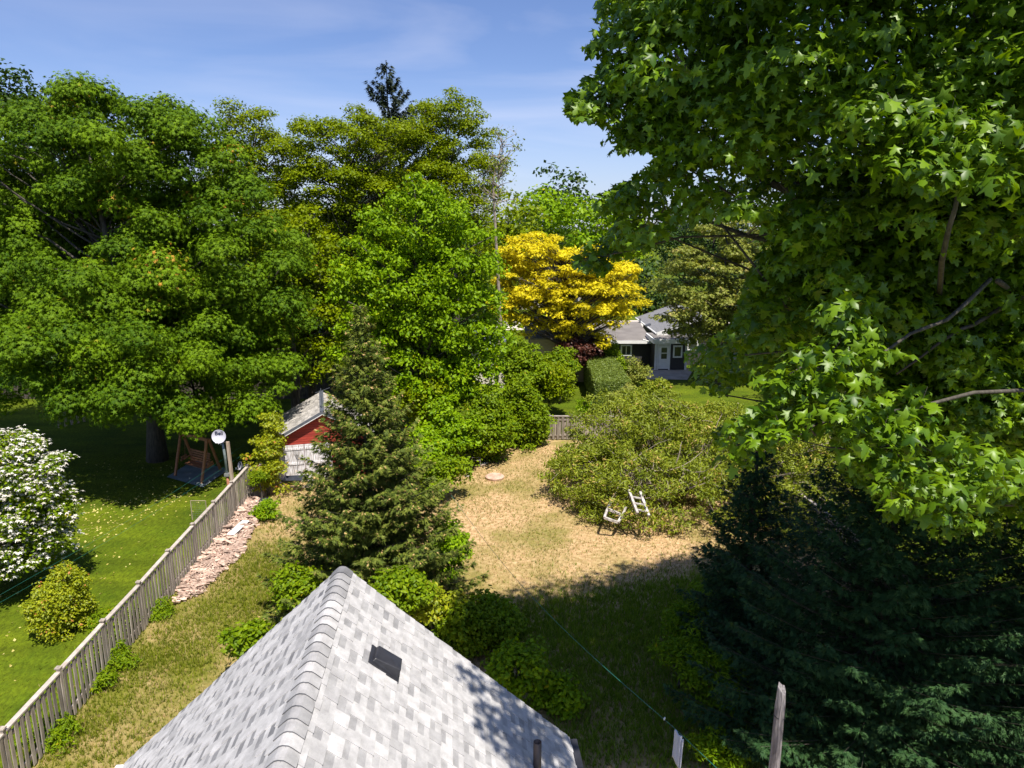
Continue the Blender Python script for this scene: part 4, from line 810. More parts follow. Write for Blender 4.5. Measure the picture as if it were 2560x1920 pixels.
tree('locust_tree', 'broad feathery green tree in front of the lone spire spruce', lobes_px([(790, 400, 90), (870, 380, 85), (950, 400, 95), (1030, 420, 90), (880, 480, 110), (1000, 520, 110), (770, 500, 80), (840, 600, 75), (960, 640, 80)], 48), (Wp(900, 900, 48)[0], 48, 0), 'locust', leaf=.165, step=1.4, clump=.95, flat=.62, n=270, r0=.38, every=2, group=G1, up=.9, bark='darkbark', inner=.12)
tree('locust_tree', 'tall feathery tree with a domed top right of the spire spruce', lobes_px([(1120, 300, 68), (1155, 370, 78), (1090, 380, 70), (1180, 450, 62), (1120, 500, 95), (1190, 560, 55)], 50), (Wp(1130, 900, 50)[0], 50, 0), 'locust', leaf=.16, step=1.35, clump=.88, flat=.65, n=280, r0=.35, every=3, group=G1, up=.8, bark='darkbark', inner=.15)
tree('maple_tree', 'dark leafy tree with bare lower trunks between the big maple and the bright ash', lobes_px([(740, 590, 80), (820, 690, 80), (700, 760, 90), (800, 800, 95), (690, 880, 70), (790, 900, 70), (880, 780, 60)], 43), (Wp(770, 900, 43)[0], 43, 0), 'locust', leaf=.24, step=1.3, clump=1.0, flat=.5, n=100, r0=.3, every=2, group=G1, bark='darkbark', tone=.3)
tree('ash_tree', 'bright green leafy tree standing right behind the bushy spruce', lobes_px([(1060, 580, 95), (960, 640, 80), (1150, 660, 85), (1010, 740, 120), (1150, 800, 105), (1050, 880, 125), (930, 860, 85), (1190, 920, 80), (1080, 970, 100), (900, 720, 60), (1080, 520, 50)], 37), Gp(1060, 1120), 'ash', leaf=.20, step=1.00, clump=.68, flat=.78, n=125, tmpl=TL, r0=.28, every=4, up=.5, jit=.7, droop=.9)
tree('golden_locust_tree', 'golden yellow locust tree beyond the green bushes', lobes_px([(1330, 640, 55), (1300, 720, 60), (1380, 690, 80), (1460, 680, 60), (1450, 750, 75), (1530, 720, 60), (1550, 770, 40), (1340, 770, 55), (1400, 800, 42), (1500, 815, 35), (1280, 650, 35), (1420, 730, 60), (1350, 720, 60), (1290, 760, 45), (1560, 690, 25)], 53), (Wp(1425, 900, 53)[0], 53, 0), 'gold', leaf=.30, step=1.05, clump=.72, flat=.50, n=115, tone=.6, tmpl=TSP, r0=.22, every=1, up=1.1, jit=.5, droop=.1, inner=.25, bark='darkbark', low=.45)
tree('mixed_green_tree', 'brownish green tree with seed clusters standing over the bungalow roof', lobes_px([(1790, 630, 70), (1850, 600, 60), (1740, 700, 75), (1830, 720, 90), (1760, 790, 70), (1850, 820, 70), (1690, 770, 45), (1900, 700, 80)], 53), (Wp(1800, 900, 53)[0], 53, 0), 'dull', leaf=.28, step=1.4, clump=.95, flat=.5, n=120, tmpl=TS, r0=.3, every=3, up=.9)
spruce('spire_spruce', 'lone dark spire-shaped spruce rising above the treetops', (Wp(965, 150, 62)[0], 62, 0), Wp(965, 152, 62)[2], 4.9, 'farspruce', levels=36, nb=6, spr=330, size=.46, z0=12, prof=.72, droop=.52, r0=.32, tipup=.36, bare=.34, fanw=.09, hang=.45)
# bare-topped tree
c = Wp(1242, 620, 44); T = thing('bare_tree', 'nearly leafless thin tree against the sky beside the gap', 'tree', (c[0], 44, 0)); mb = MB(); bt = np.array([c[0] - .2, 44, 0]); tp = Wp(1256, 350, 44); mid = Wp(1238, 560, 44)
mb.tube([bt, (bt + mid) / 2 + [.35, 0, 0], mid, mid * .5 + tp * .5 + [-.35, 0, 0], tp], [.14, .11, .08, .05, .02], 7); tips = []
for k in range(46):
    t = rng.uniform(.15, 1); s = mid + (tp - mid) * t; e = s + np.array([rng.normal() * .75, rng.normal() * .6, rng.uniform(.2, 1.1)]) * (1.15 - .4 * t); limb(mb, s, e, .035, .008, bow=.15, n=4, k=4); tips.append(e)
    for j in range(2): e2 = e + np.array([rng.normal() * .4, rng.normal() * .3, rng.uniform(-.1, .5)]); limb(mb, e, e2, .012, .005, n=3, k=3); tips.append(e2)
mb.build('trunk', M['branch'], T); tips = np.array(tips); ii = rng.integers(0, len(tips), 420); ii = ii[(tips[ii, 2] > Wp(1250, 470, 44)[2]) | (rng.random(len(ii)) < .5)]; foliage('foliage', M['locust'], T, tips[ii] + rng.normal(size=(len(ii), 3)) * .14, rdir(len(ii)), .15, TQ)
# background trees
far = [((1275, 560, 50, 0), (1300, 600, 45, 0), (1260, 620, 40, 0), 88, 'locust', 'light green tree at the far left end of the gap under the pale sky'),
       ((1370, 530, 50, 0), (1340, 570, 45, 0), (1420, 570, 50, 0), 104, 'ash', 'rounded green tree beyond the road, behind the golden tree'),
       ((1400, 495, 26, 0), (1430, 515, 22, 0), (1380, 510, 20, 0), 150, 'dark', 'farthest tree, its dark top poking above the round green ones'),
       ((1470, 565, 52, 0), (1520, 560, 45, 0), (1560, 590, 50, 0), 98, 'ash', 'yellowish green tree beside the tip of the near maple'),
       ((1610, 720, 45, 0), (1590, 760, 40, 0), (1640, 700, 50, 0), 74, 'dark', 'dark green tree between the golden tree and the bungalow'),
       ((30, 240, 45, 0), (-10, 260, 60, 0), (90, 270, 35, 0), 60, 'dark', 'dark tree top at the far upper left corner'),
       ((10, 400, 130, 0), (180, 500, 140, 0), (-100, 600, 170, 0), 58, 'dark', 'shadowy tree mass behind the left edge of the big maple'),
       ((380, 560, 150, 0), (250, 750, 170, 0), (520, 760, 150, 0), 60, 'dark', 'shadowy tree mass behind the middle of the big maple'),
       ((650, 700, 110, 0), (620, 850, 120, 0), (760, 840, 110, 0), 62, 'dark', 'shadowy tree behind the shed roof and bare trunks'),
       ((900, 760, 110, 0), (1000, 700, 110, 0), (1100, 720, 110, 0), 64, 'dark', 'shadowy tree behind the bright ash'),
       ((1200, 700, 60, 0), (1230, 790, 50, 0), (1180, 640, 60, 0), 68, 'locust', 'mid green tree between the bright ash and the golden tree'),
       ((1980, 650, 110, 0), (2040, 800, 110, 0), (2120, 600, 130, 0), 62, 'dark', 'dark tree behind the upper middle of the near maple'),
       ((2250, 750, 160, 0), (2400, 600, 170, 0), (2500, 850, 170, 0), 44, 'dark', 'dark tree behind the right half of the near maple'),
       ((-150, 900, 170, 0), (60, 960, 130, 0), (-40, 800, 150, 0), 52, 'dark', 'shadowy low tree at the far left edge above the flowering shrub')]
for e in far:
    Y, mt, lab = e[-3:]; lb = []
    for (x, y, r_, _) in e[:-3]: lb.append((x, y, r_)); lb.append((x + rng.normal() * r_ * .5, y + r_ * .5, r_ * .8, rng.normal()))
    b = Wp(e[0][0], 800, Y); sc = Y / 60
    tree('background_tree', lab, lobes_px(lb, Y), (b[0], Y, 0), mt, leaf=.36 * sc, step=1.9 * sc, clump=1.5 * sc, flat=.6, n=70, r0=.3, every=4, group=G1, minz=2.0 if mt == 'dark' else 1.5, bark='darkbark')
rows = [(-26, 76), (-18, 80), (-9, 84), (6, 124), (18, 120), (30, 110), (44, 90), (54, 78), (-44, 66), (-60, 60), (62, 58), (-34, 100), (-2, 140), (36, 150), (60, 130)]
for k, (x, y) in enumerate(rows):
    lb = [(x + rng.normal() * 2.5, y + rng.normal() * 2, z, rng.uniform(3.2, 4.2)) for z in (5, 8, 10.5) for _ in range(2)]
    tree('background_tree', 'distant green tree in the belt closing the horizon', lb, (x, y, 0), 'dark' if k % 2 else 'locust', leaf=.5, step=2.6, clump=2.1, flat=.6, n=60, r0=.35, every=5, group='distant belt of trees', minz=1.5, bark='darkbark')
# bare trunks standing in the shade
for k, (px, py, Y, r_, h, lab) in enumerate(((742, 1040, 39, .30, 7, 'thick pale trunk rising behind the shed'), (610, 1050, 42, .22, 6, 'thin brown trunk in the shade left of the shed'), (815, 700, 46, .16, 12, 'slim dark trunk among the bare stems behind the ash'), (870, 700, 47, .14, 12, 'slim leaning trunk right of the bare stems'))):
    p = Wp(px, py, Y); p[2] = 0; T = thing('shade_tree', lab, 'tree', p, 'bare-stemmed trees behind the shed'); mb = MB(); limb(mb, p, p + [rng.normal() * .5, 0, h], r_, r_ * .6, bow=.03, n=7, k=9); mb.build('trunk', M['bark'], T, smooth=True)
    mb = MB()
    for j in range(5): s = p + [0, 0, h * rng.uniform(.6, .95)]; limb(mb, s, s + [rng.normal() * 1.2, rng.normal(), rng.uniform(.8, 2.4)], r_ * .35, .02, n=4)
    mb.build('branch', M['bark'], T)

# ------------------------------------------------------------------ conifers in the yard
spruce('spruce_tree', 'bushy green spruce with tan buds standing behind the shingled roof', (Wp(930, 1400, 20.6)[0], 20.6, 0), Wp(905, 765, 20.6)[2], 3.25, 'spruce', levels=60, nb=12, spr=170, size=.22, z0=.35, buds=.55, prof=1.08, droop=.22, r0=.15, tipup=.18, fanw=.34)
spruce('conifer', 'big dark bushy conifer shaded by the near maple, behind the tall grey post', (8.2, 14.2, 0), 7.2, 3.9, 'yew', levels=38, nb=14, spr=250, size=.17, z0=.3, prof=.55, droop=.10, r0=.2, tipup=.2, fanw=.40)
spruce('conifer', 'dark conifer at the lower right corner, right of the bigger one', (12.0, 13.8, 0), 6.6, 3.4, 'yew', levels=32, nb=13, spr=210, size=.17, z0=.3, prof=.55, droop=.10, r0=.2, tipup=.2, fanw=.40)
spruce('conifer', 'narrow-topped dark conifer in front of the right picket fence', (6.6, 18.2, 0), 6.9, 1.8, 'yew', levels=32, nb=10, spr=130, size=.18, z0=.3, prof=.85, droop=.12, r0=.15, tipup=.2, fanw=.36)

# ------------------------------------------------------------------ the near maple
SIL = [(1500, -400), (1500, 95), (1455, 130), (1485, 190), (1430, 235), (1418, 265), (1450, 300), (1505, 300), (1540, 330), (1500, 355), (1530, 395), (1620, 372), (1660, 385), (1600, 440), (1510, 480), (1495, 515), (1560, 560), (1500, 590), (1440, 655), (1475, 680), (1530, 690), (1590, 640),
       (1650, 625), (1700, 560), (1900, 540), (1930, 600), (1880, 700), (1850, 800), (1790, 850), (1720, 880), (1740, 960), (1800, 1000), (1860, 960), (1960, 990), (1800, 1070), (1790, 1180), (1850, 1200), (1900, 1150), (1980, 1100), (2090, 1080), (2110, 1180), (2190, 1240), (2260, 1340),
       (2330, 1310), (2400, 1420), (2620, 1400), (3200, 1800), (3200, -1500), (1500, -1500)]
def mkeep(C):
    q = proj(C); d = np.linalg.norm(C - np.array([0, 0, CAMZ]), axis=1); infr = C[:, 1] > 1.5
    ok = inpoly(q, SIL) | (~infr) | (q[:, 1] < -700)
    ok &= (d > 5.6) & ((q[:, 1] > -150) | (C[:, 0] > 1.6)) & ~((C[:, 0] < 4.5) & (C[:, 1] < 3.5)) & (C[:, 0] > .7)
    mid = (q[:, 1] > 430) & (q[:, 1] < 1500) & (q[:, 0] > 1700)
    ok &= ~(mid & (C[:, 1] < 9.6)) & ((C[:, 1] > 8.2) | ((C[:, 2] > 15.2) & (C[:, 1] > 7.0) & (C[:, 0] > 3)))
    sh = np.stack([C[:, 0] - .22 * C[:, 2], C[:, 1] + .46 * C[:, 2]], 1); ok &= sh[:, 1] < 20.6 + .50 * np.maximum(0, sh[:, 0] - .5) + .5 * np.sin(C[:, 0] * 2.1) + .4 * np.sin(C[:, 0] * 5 + C[:, 2])
    return ok
base = np.array([15.0, 15.5, 0]); T = thing('maple_tree', 'near broad-leaved maple hanging into the whole right side of the view', 'tree', base)
big = [(10.5, 11.5, 14.5, 7.6), (8.0, 12.0, 13.5, 6.6), (12, 9.5, 17.5, 6.5), (7.5, 9.5, 17.0, 5.2), (6.5, 13.5, 12.2, 5.2), (12.5, 15, 12.5, 6.0), (6.0, 13, 16.5, 4.2), (12, 14, 8.6, 3.2), (9.5, 12.9, 11.5, 3.4), (12.5, 12.8, 13.5, 3.6), (6.8, 13.0, 13.0, 3.2), (13, 12.6, 10, 3.2), (9.0, 12.4, 15.0, 3.6), (8.5, 13.2, 9.5, 2.6), (6.2, 9.8, 16.6, 2.4), (9, 9.6, 17, 3.0), (12, 9.6, 17, 3.0), (7.5, 10.2, 15.2, 2.0), (10.5, 10.0, 15.5, 2.2)]  # last high lobes, mostly above the frame, added to shade the foliage below
C1 = lobes_clumps(big, 1.05, inner=.45); C1 = C1[mkeep(C1)]
q = proj(C1); thin = inpoly(q, [(1600, 420), (1900, 400), (1980, 560), (1640, 600)]) & (rng.random(len(C1)) < .55); C1 = C1[~thin]
thin = inpoly(q[~thin], [(2250, 1280), (2600, 1280), (2600, 1560), (2250, 1500)]) & (rng.random(len(C1)) < .75); C1 = C1[~thin]
# sunlit boughs reaching towards the camera
BOUGH = [((2480, 700, 9.0), [(2130, 775, 8.2), (2110, 830, 8.0), (2150, 880, 8.0), (2090, 900, 7.9), (2040, 920, 7.8), (1990, 950, 7.8), (1960, 985, 7.8)], .30),
         ((2700, 950, 9.0), [(2480, 1170, 7.6), (2420, 1190, 7.3), (2330, 1130, 7.2), (2240, 1070, 7.3), (2150, 1040, 7.3), (2060, 1030, 7.4), (1960, 1050, 7.5), (1890, 1080, 7.6), (1850, 1130, 7.7), (1990, 1100, 7.5), (2100, 1100, 7.3), (2200, 1140, 7.1), (2290, 1210, 7.0), (2350, 1270, 7.0), (2390, 1180, 7.2), (2200, 1080, 7.2)], .30),
         ((2700, 200, 9.5), [(2400, 440, 7.6), (2330, 390, 7.6), (2250, 340, 7.8), (2150, 290, 8.2), (2080, 260, 8.6), (2200, 240, 8.3), (2350, 320, 8.0), (2450, 390, 7.8), (2000, 250, 9.0), (1900, 290, 9.4), (1800, 340, 9.8), (1720, 370, 10.2), (1660, 400, 10.4), (2100, 160, 9.0), (2020, 180, 9.2)], .42),
         ((2300, 600, 10.5), [(1900, 560, 9.2), (2000, 620, 9.1), (1960, 560, 9.2), (1860, 590, 9.4), (2050, 600, 9.2), (1700, 450, 10.2), (1560, 500, 11.0), (1500, 640, 11.4), (1450, 655, 11.6), (1540, 560, 11.4)], .38),
         ((2100, 100, 11.5), [(1560, 60, 11.0), (1520, 130, 11.0), (1480, 230, 11.2), (1450, 255, 11.2), (1540, 260, 11.0), (1600, 150, 10.8), (1680, 90, 10.6), (1550, 340, 11.2), (1620, 330, 11.0), (1640, 240, 10.8)], .50)]
mb = MB(); CC, RR = [C1], [rng.uniform(.45, .95, len(C1))]
for (x, y, Y, r) in ((2150, 600, 11.2, 1.2), (2250, 520, 11.2, 1.2), (2400, 620, 11, 1.4), (2550, 540, 10.8, 1.4), (2350, 760, 11, 1.3), (2530, 760, 10.6, 1.4), (2200, 780, 11.2, 1.1), (2480, 920, 10.8, 1.2), (2300, 930, 11, 1.1), (2080, 720, 11.2, 1.0), (2450, 1060, 10.8, 1.0), (2000, 760, 11.2, .9), (2560, 300, 9, 1.3), (2540, 60, 9, 1.4), (2350, 60, 9.6, 1.2)):
    c = lobes_clumps([(*Wp(x, y, Y), r)], .85, inner=.2); CC.append(c); RR.append(rng.uniform(.45, .8, len(c)))
RP = [ray_plane(x, y, A_, sR[2]) for x, y in ((1215, 1700), (1250, 1730), (1235, 1760), (1290, 1760), (1270, 1800), (1310, 1820), (1350, 1810), (1330, 1860), (1370, 1850), (1360, 1900), (1400, 1870), (1310, 1900), (1280, 1850), (1395, 1930), (1240, 1800))]
OV = np.array([p + np.array([.22, -.46, 1]) * 7.9 for p in RP]); CC.append(OV + rng.normal(size=OV.shape) * .06); RR.append(np.full(len(OV), .40)); limb(mb, (6.5, 8.5, 14.5), OV.mean(0), .09, .03, n=6)  # unseen clumps above the frame, placed sunward to shade the roof corner
for (a, pts, rr) in BOUGH:
    A0 = Wp(*a); P = np.array([Wp(*p) for p in pts]); far_ = np.argmax(np.linalg.norm(P - A0, axis=1)); limb(mb, A0, P[far_], .030, .010, bow=.05, n=7, k=6, up=.05); limb(mb, base * [1, 1, 0] + [0, 0, A0[2] - 2], A0, .05, .035, bow=.05, n=6, k=7)
    for p in P:
        s = P[rng.integers(0, len(P))] * .7 + (P[far_] + (A0 - P[far_]) * rng.uniform(.1, .5)) * .3
        if np.linalg.norm(s - p) < 1.1: limb(mb, s, p, .014, .005, n=4, k=4)
        m = 5; CC.append(p + rng.normal(size=(m, 3)) * rr * .55); RR.append(np.full(m, rr) * rng.uniform(.6, 1.1, m))
C_, r_ = np.concatenate(CC), np.concatenate(RR)
P, Nn, v, d = clump_leaves(C_, r_, .62, 105, up=.55, jit=.6, low=.4, tone=.3)
q = proj(P); kk = inpoly(q, [(x + (0 if x > 2500 else -12), y) for x, y in SIL]) | (P[:, 1] < 1.5) | (q[:, 1] < -60)
dd_ = np.linalg.norm(P - np.array([0, 0, CAMZ]), axis=1); kk &= (dd_ > 5.2) | (q[:, 1] < -60) & (dd_ > 2.5); P, Nn, v, d = P[kk], Nn[kk], v[kk], d[kk]; print('maple leaves', len(P), len(C1))
tt = d * .5 + rdir(len(P)) * .7 + np.array([0, 0, -.8]); foliage('crown', M['maple'], T, P, Nn, .148 * rng.uniform(.55, 1.35, len(P)), TM, T=tt, var=v)
ii = rng.integers(0, len(P), len(P) // 6)
for i in ii[:5200]: mb.tube([P[i], P[i] - tt[i] / np.linalg.norm(tt[i]) * .10 + [0, 0, .04]], .0022, 3, cap=False) if dd_[kk][i] < 9.5 else None
skeleton(base, C1[rng.permutation(len(C1))], 17, .48, lean=(-1.5, -.5), every=9, split=.3, rmin=.012, mb=mb, lf_=.20)
mb.tube([Wp(2400, 455, 8.0), Wp(2388, 520, 8.1), Wp(2372, 570, 8.2), Wp(2355, 650, 8.6), Wp(2345, 780, 11)], [.02, .026, .03, .034, .04], 7)
for a, b, w in (((2560, 560, 11), (1900, 440, 11.5), .09), ((2560, 700, 10.5), (1760, 560, 11.5), .08), ((2560, 740, 9.8), (2240, 930, 9.6), .04), ((2000, 510, 11.2), (1700, 330, 12), .07)): limb(mb, Wp(*a), Wp(*b), w, w * .35, bow=.04, n=8, k=7)
mb.build('trunk', M['bark'], T, smooth=True)

# ------------------------------------------------------------------ thicket on the dry lawn
tb = np.array([6.3, 31.5, 0]); TSH = np.array([1.0, -1.7, 0]); T = thing('thicket', 'sprawling yellow-green thicket of arching twigs on the right of the dry lawn', 'thicket', tb); mb = MB(); LP_, LN_, LT_ = [], [], []
mound = [(4.4, 29.8, .4, 2.1), (6.4, 29.4, .4, 2.1), (8.6, 29.8, .5, 2.1), (2.6, 31.6, .6, 1.9), (5.2, 32.2, 1.1, 2.4), (8.0, 32.5, 1.1, 2.5), (10.4, 31.8, .6, 2.1), (4.4, 34.5, 1.5, 2.3), (7.2, 35.0, 1.6, 2.5), (9.5, 35, 1.0, 2.2), (2.4, 33.6, .7, 1.8), (11.8, 30.2, .4, 1.7), (10.6, 28.6, .4, 1.6), (12.6, 28.8, .3, 1.5), (12.0, 27.9, .2, 1.1), (13.2, 30.5, .5, 1.6), (11.5, 30.4, 1.2, 2.1), (10.8, 33.0, 1.8, 2.3), (12.8, 33, 1.2, 2.0), (6.0, 34.0, 2.6, 1.8), (8.4, 34.6, 2.6, 1.8), (3.2, 29.6, .3, 1.4), (6.0, 36.8, 1.5, 2.2)]
mound = [(x + 1.0, y - 1.7, z * rng.uniform(.7, 1.3), r * rng.uniform(.75, 1.1)) for x, y, z, r in mound]; Cc = lobes_clumps(mound, .62, inner=.3); Cc = Cc[Cc[:, 2] > .12]; Cc = Cc[rng.random(len(Cc)) < .92]
P, Nn, v, d = clump_leaves(Cc, .42 * rng.uniform(.6, 1.3, len(Cc)), .8, 70, up=.4, jit=.8, low=.4, tone=.4)
foliage('foliage', M['brush'], T, P, Nn, rng.uniform(.10, .22, len(P)), TN, T=d * .5 + rdir(len(P)) * .8 + np.array([0, 0, .35]), var=v)
for c in Cc[rng.permutation(len(Cc))[:420]]:
    s = np.array([c[0] * .55 + 7.4 * .45, c[1] * .55 + 30 * .45, rng.uniform(0, .6)]); limb(mb, s, c + d[0] * 0 + rng.normal(size=3) * .1, .022, .008, bow=.12, n=5, k=4, up=.15)
for k in range(120):
    c = Cc[rng.integers(0, len(Cc))]; a = rng.uniform(0, 6.28); o_ = np.array([math.cos(a), math.sin(a) * .6, rng.uniform(.1, .6)]) * rng.uniform(.5, 1.3); limb(mb, c - o_ * .5, c + o_ + [0, 0, .1], rng.uniform(.012, .028), .006, bow=.1, n=5, k=4)
for k in range(26): s = Wp(1650 + rng.normal() * 35, 1215 + rng.normal() * 20, 28.0); limb(mb, s, s + np.array([rng.normal() * 1.1, rng.uniform(-.4, 1), rng.uniform(.3, 1.3)]) * .75, .032, .010, bow=.08, n=5, k=5)
mb.build('branches', M['branch'], T)

# ------------------------------------------------------------------ shrubs and small plants
c = Wp(45, 1270, 22); fl = tree('flowering_tree', 'white-blossomed small tree at the left edge above the lawn', lobes_px([(-20, 1200, 110), (60, 1180, 80), (100, 1270, 75), (20, 1330, 110), (-60, 1350, 120), (80, 1370, 60), (20, 1120, 45)], 21.5), (Wp(-40, 1400, 21.5)[0], 21.5, 0), 'bushy', leaf=.11, step=.50, clump=.40, flat=.6, n=80, tmpl=TL, r0=.09, every=4, minz=.3, up=.7,
    extra=lambda T, C, r: (lambda PP: foliage('blossom', M['petal'], T, PP[0], PP[1], rng.uniform(.09, .19, len(PP[0])), TS, var=rng.random(len(PP[0]))))((lambda cl: (cl[0][cl[3][:, 2] > -.1], cl[1][cl[3][:, 2] > -.1] + np.array([0, 0, 1.2])))(clump_leaves(C, r * 1.08, .62, 22, up=1.4, jit=.3, shell=(.92, 1.12), low=.1))))
bush('shrub', 'round yellow-green shrub on the lawn left of the picket fence', 155, 1520, 135, 200, 19.3, 'yellowgreen', leaf=.08, n=60, tmpl=TL, step=.30, clump=.20, flat=1.3)
bush('sapling', 'yellow-green sapling with reddish tips at the end of the picket fence', 665, 1165, 76, 150, 30.3, 'yellowgreen', leaf=.15, n=55, tmpl=TS, step=.50, clump=.36, cat='sapling', z0=1)
bush('sapling', 'narrow upright top of a yellow sapling with orange leaf tips left of the shed roof', 684, 1085, 34, 110, 30.8, 'yellowgreen', leaf=.14, n=60, tmpl=TS, step=.42, clump=.3, cat='sapling')
bush('weed_clump', 'upright bright green weeds at the head of the firewood strip', 663, 1283, 56, 66, 27.6, 'ash', leaf=.13, n=60, tmpl=TN, step=.3, clump=.2, cat='weeds')
V1 = 'vines and weeds along the left picket fence'
for x, y, w, h, Y, l in ((285, 1560, 110, 90, 19.2, 'light green vine spilling over the middle of the picket fence'), (250, 1650, 80, 130, 17.6, 'leafy vine climbing the near part of the picket fence'), (300, 1700, 110, 60, 17.4, 'green weeds at the foot of the vine on the fence'), (400, 1530, 70, 40, 20.2, 'low broad-leaved weeds between fence and firewood'), (130, 1840, 130, 60, 14.6, 'grassy weeds at the near end of the picket fence'), (255, 1735, 60, 70, 16.6, 'dark weeds low against the near fence pickets'), (650, 1195, 40, 50, 29.6, 'small shrub tangled with the fence end panel')):
    bush('weed_clump', l, x, y, w, h, Y, 'bushy', leaf=.11, n=44, tmpl=TN, step=.30, clump=.22, cat='weeds', group=V1)
G2 = 'bushes at the foot of the central spruce'
for x, y, w, h, Y, l, mt in ((1170, 1560, 190, 130, 18.4, 'bright leafy bush right of the shingled roof, left half in sun', 'bushy'), (1080, 1520, 130, 100, 18.0, 'yellow-green bush between the spruce and the roof edge', 'yellowgreen'), (1240, 1560, 110, 130, 18.8, 'rounded bush on the edge of the maple shade', 'ash'), (740, 1480, 100, 90, 18.6, 'yellow-green undergrowth left of the roof peak', 'bushy'), (1120, 1370, 90, 120, 21.2, 'slender leafy sapling at the right foot of the spruce', 'ash'), (1000, 1480, 150, 90, 17.6, 'dark leafy bush behind the roof slope', 'bushy'),
                             (630, 1600, 110, 60, 16.6, 'low yellow-green bush beside the left slope of the roof', 'bushy'), (1290, 1690, 130, 120, 15.8, 'shaded bush right of the roof with feathery leaves', 'ash'), (1400, 1740, 90, 80, 15.8, 'shaded small green bush farther right of the roof', 'ash'), (1470, 1640, 0, 0, 0, '', '')):
    if w: bush('bush', l, x, y, w, h, Y, mt, leaf=.13, n=60, tmpl=TL, step=.42, clump=.33, group=G2)
G3 = 'bushes along the left side of the dry lawn'
for x, y, w, h, Y, l, mt in ((1120, 1090, 130, 170, 33.5, 'bright green bush at the foot of the ash', 'ash'), (1210, 1070, 140, 190, 35, 'tall green bush left of the board fence', 'bushy'), (1300, 1040, 150, 200, 38, 'bushy green growth touching the board fence', 'bushy'), (1290, 920, 150, 130, 43, 'leafy light green bush below the golden tree', 'bushy'), (1370, 960, 130, 110, 44, 'green bush beside the dark gap of the hedge', 'locust'), (1400, 905, 90, 60, 47, 'round yellow-green bush under the golden tree', 'bushy'), (1050, 1130, 110, 110, 31.5, 'light green bush right of the spruce', 'ash'), (1100, 1185, 150, 60, 29.5, 'tall weeds between the spruce and the tree stump', 'bushy'), (1060, 1010, 100, 160, 35, 'dense green shrub under the ash crown', 'locust')):
    bush('bush', l, x, y, w, h, Y, mt, leaf=.17, n=60, tmpl=TL, step=.62, clump=.50, group=G3)
bush('purple_shrub', 'dark purple-leaved shrub under the golden tree', 1438, 886, 90, 66, 52, 'purple', leaf=.20, n=60, step=.7, clump=.55)
bush('purple_shrub', 'purple-brown shrub against the bungalow wing', 1492, 876, 40, 56, 54, 'purple', leaf=.20, n=60, step=.7, clump=.5)
bush('shrub', 'tall rounded green shrub at the corner of the bungalow wing', 1519, 884, 38, 56, 54, 'bushy', leaf=.16, n=70, step=.55, clump=.42)
bush('shrub', 'blue-green shrub in front of the bungalow window', 1588, 938, 74, 58, 52, 'dull', leaf=.16, n=70, step=.55, clump=.45)
bush('shrub', 'small yellow-green shrub between the two bungalow shrubs', 1548, 918, 36, 32, 52, 'bushy', leaf=.16, n=60, step=.5, clump=.4)
bush('shrub', 'yellow-green shrub at the near end of the hedge', 1640, 985, 80, 60, 45, 'brush', leaf=.16, n=60, step=.5, clump=.4)
bush('ornamental_grass', 'blue-green tuft of long leaves near the hedge end', 1562, 1000, 60, 40, 42, 'dull', leaf=.35, n=50, tmpl=TN, step=.5, clump=.35, cat='plant')
g = Gp(1460, 1035); bush('shrub', 'thin small shrub on the lawn behind the board fence', 1460, 1015, 36, 40, 42, 'ash', leaf=.12, n=30, step=.4, clump=.25)
for x, y, Y, l in ((2240, 895, 30, 'pink blossoms glimpsed high behind the maple'), (2340, 935, 30, 'second cluster of pink blossoms right of the first'), (2530, 1172, 23, 'pink flower cluster at the right edge of the view')):
    bush('pink_shrub', l, x, y, 44, 24, Y, 'pink', leaf=.09, n=24, step=.4, clump=.2, cat='flowers', part='blossom')
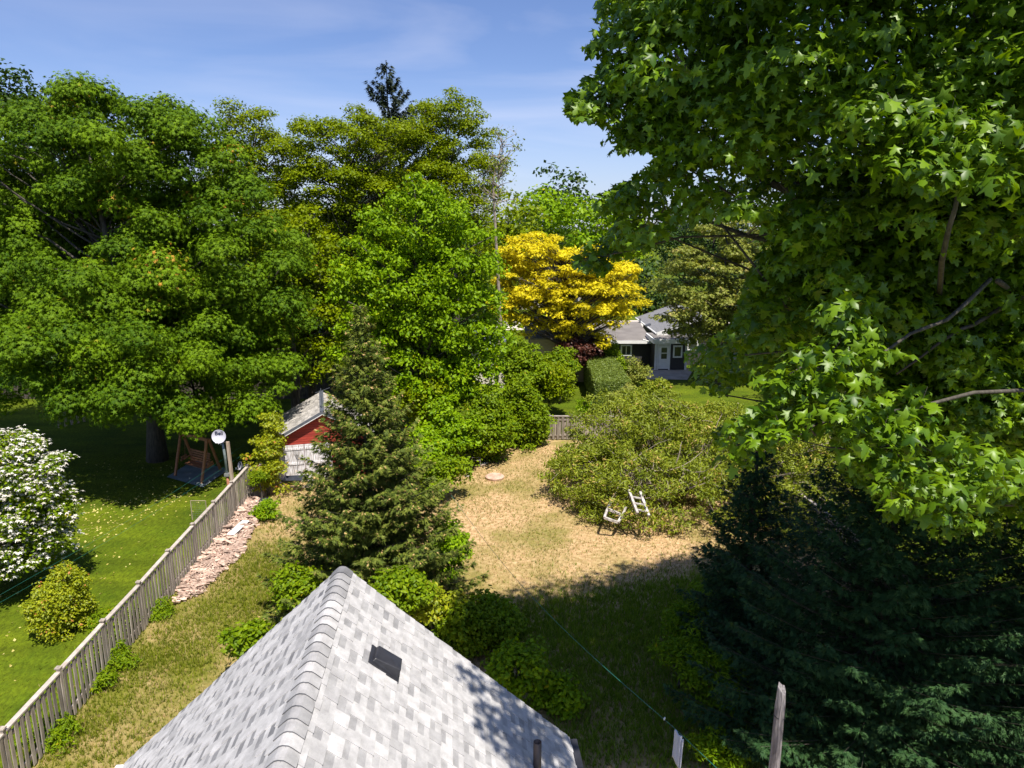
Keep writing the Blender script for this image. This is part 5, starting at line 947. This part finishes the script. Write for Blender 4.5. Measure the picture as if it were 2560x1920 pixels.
# shaded weeds
G4 = 'shaded weeds before the dark conifer'
for x, y, w, h, Y, l in ((1800, 1700, 110, 120, 15.6, 'shaded green sapling against the left flank of the big conifer'), (1790, 1880, 110, 100, 13.6, 'shaded undergrowth beside the foot of the grey post')):
    bush('weed_clump', l, x, y, w, h, Y, 'ash', leaf=.13, n=46, tmpl=TN, step=.4, clump=.3, cat='weeds', group=G4)
for k, (x, y, w, h, Y, l) in enumerate(((1730, 1560, 130, 90, 18.5, 'feathery light green weeds at the far left foot of the conifer'), (1700, 1640, 120, 80, 16.6, 'dark weeds left of the conifer, nearer'), (1790, 1500, 90, 60, 20.5, 'small weeds at the edge of the sunlit dry lawn'), (2010, 1330, 120, 60, 25.5, 'leafy growth at the foot of the right picket fence'), (1900, 1290, 150, 80, 27.5, 'yellow-green growth between thicket and right fence'))):
    bush('weed_clump', l, x, y, w, h, Y, 'ash' if k < 3 else 'brush', leaf=.13, n=46, tmpl=TN, step=.4, clump=.3, cat='weeds', group=G4)
# clipped hedge
h0, h1, h2, h3 = Gp(1458, 955), Gp(1530, 1010), Gp(1592, 1010), Gp(1540, 955)
ha = Wp(1500, 905, 54.5); hb_ = Wp(1520, 955, 45.0); hz_ = 2.0; A0, A1 = np.array([Wp(1497, 903, 54.5)[0], 54.5, 0]), np.array([Wp(1532, 955, 44.5)[0], 44.5, 0]); dv = (A1 - A0); hl_ = np.linalg.norm(dv); dv /= hl_; sv = np.array([-dv[1], dv[0], 0]); hw_ = 1.15; n = 42000; P, Nn = [], []
hz_ = Wp(1555, 955, 44.5)[2]
for f, wgt in (('t', .36), ('l', .26), ('r', .2), ('n', .18)):
    m = int(n * wgt); a, b = rng.random(m), rng.random(m); e = rng.normal(size=m) * .035
    if f == 't': p = A0 + dv * (a * hl_)[:, None] + sv * ((b - .5) * 2 * hw_)[:, None] + np.array([0, 0, 1]) * (hz_ + e)[:, None]; nn = np.tile([0, 0, 1.], (m, 1))
    elif f == 'n': p = A1 + dv * e[:, None] + sv * ((a - .5) * 2 * hw_)[:, None] + np.array([0, 0, 1]) * (b * hz_)[:, None]; nn = np.tile(dv, (m, 1))
    else: s = 1 if f == 'l' else -1; p = A0 + dv * (a * hl_)[:, None] + sv * (s * hw_ + e)[:, None] + np.array([0, 0, 1]) * (b * hz_)[:, None]; nn = np.tile(sv * s, (m, 1))
    P.append(p); Nn.append(nn)
P, Nn = np.concatenate(P), np.concatenate(Nn); hT = thing('hedge', 'clipped rectangular green hedge running back towards the bungalow', 'hedge', (A0 + A1) / 2); foliage('foliage', M['hedge'], hT, P, Nn + rng.normal(size=P.shape) * .45, rng.uniform(.08, .16, len(P)), TQ)
mb = MB(); mb.box((A0 + A1) / 2 + [0, 0, hz_ / 2 - .03], (hw_ * 2 - .12, hl_ - .12, hz_ - .1), rz=math.atan2(dv[1], dv[0]) - math.pi / 2); mb.build('twigs', M['darkbark'], hT)
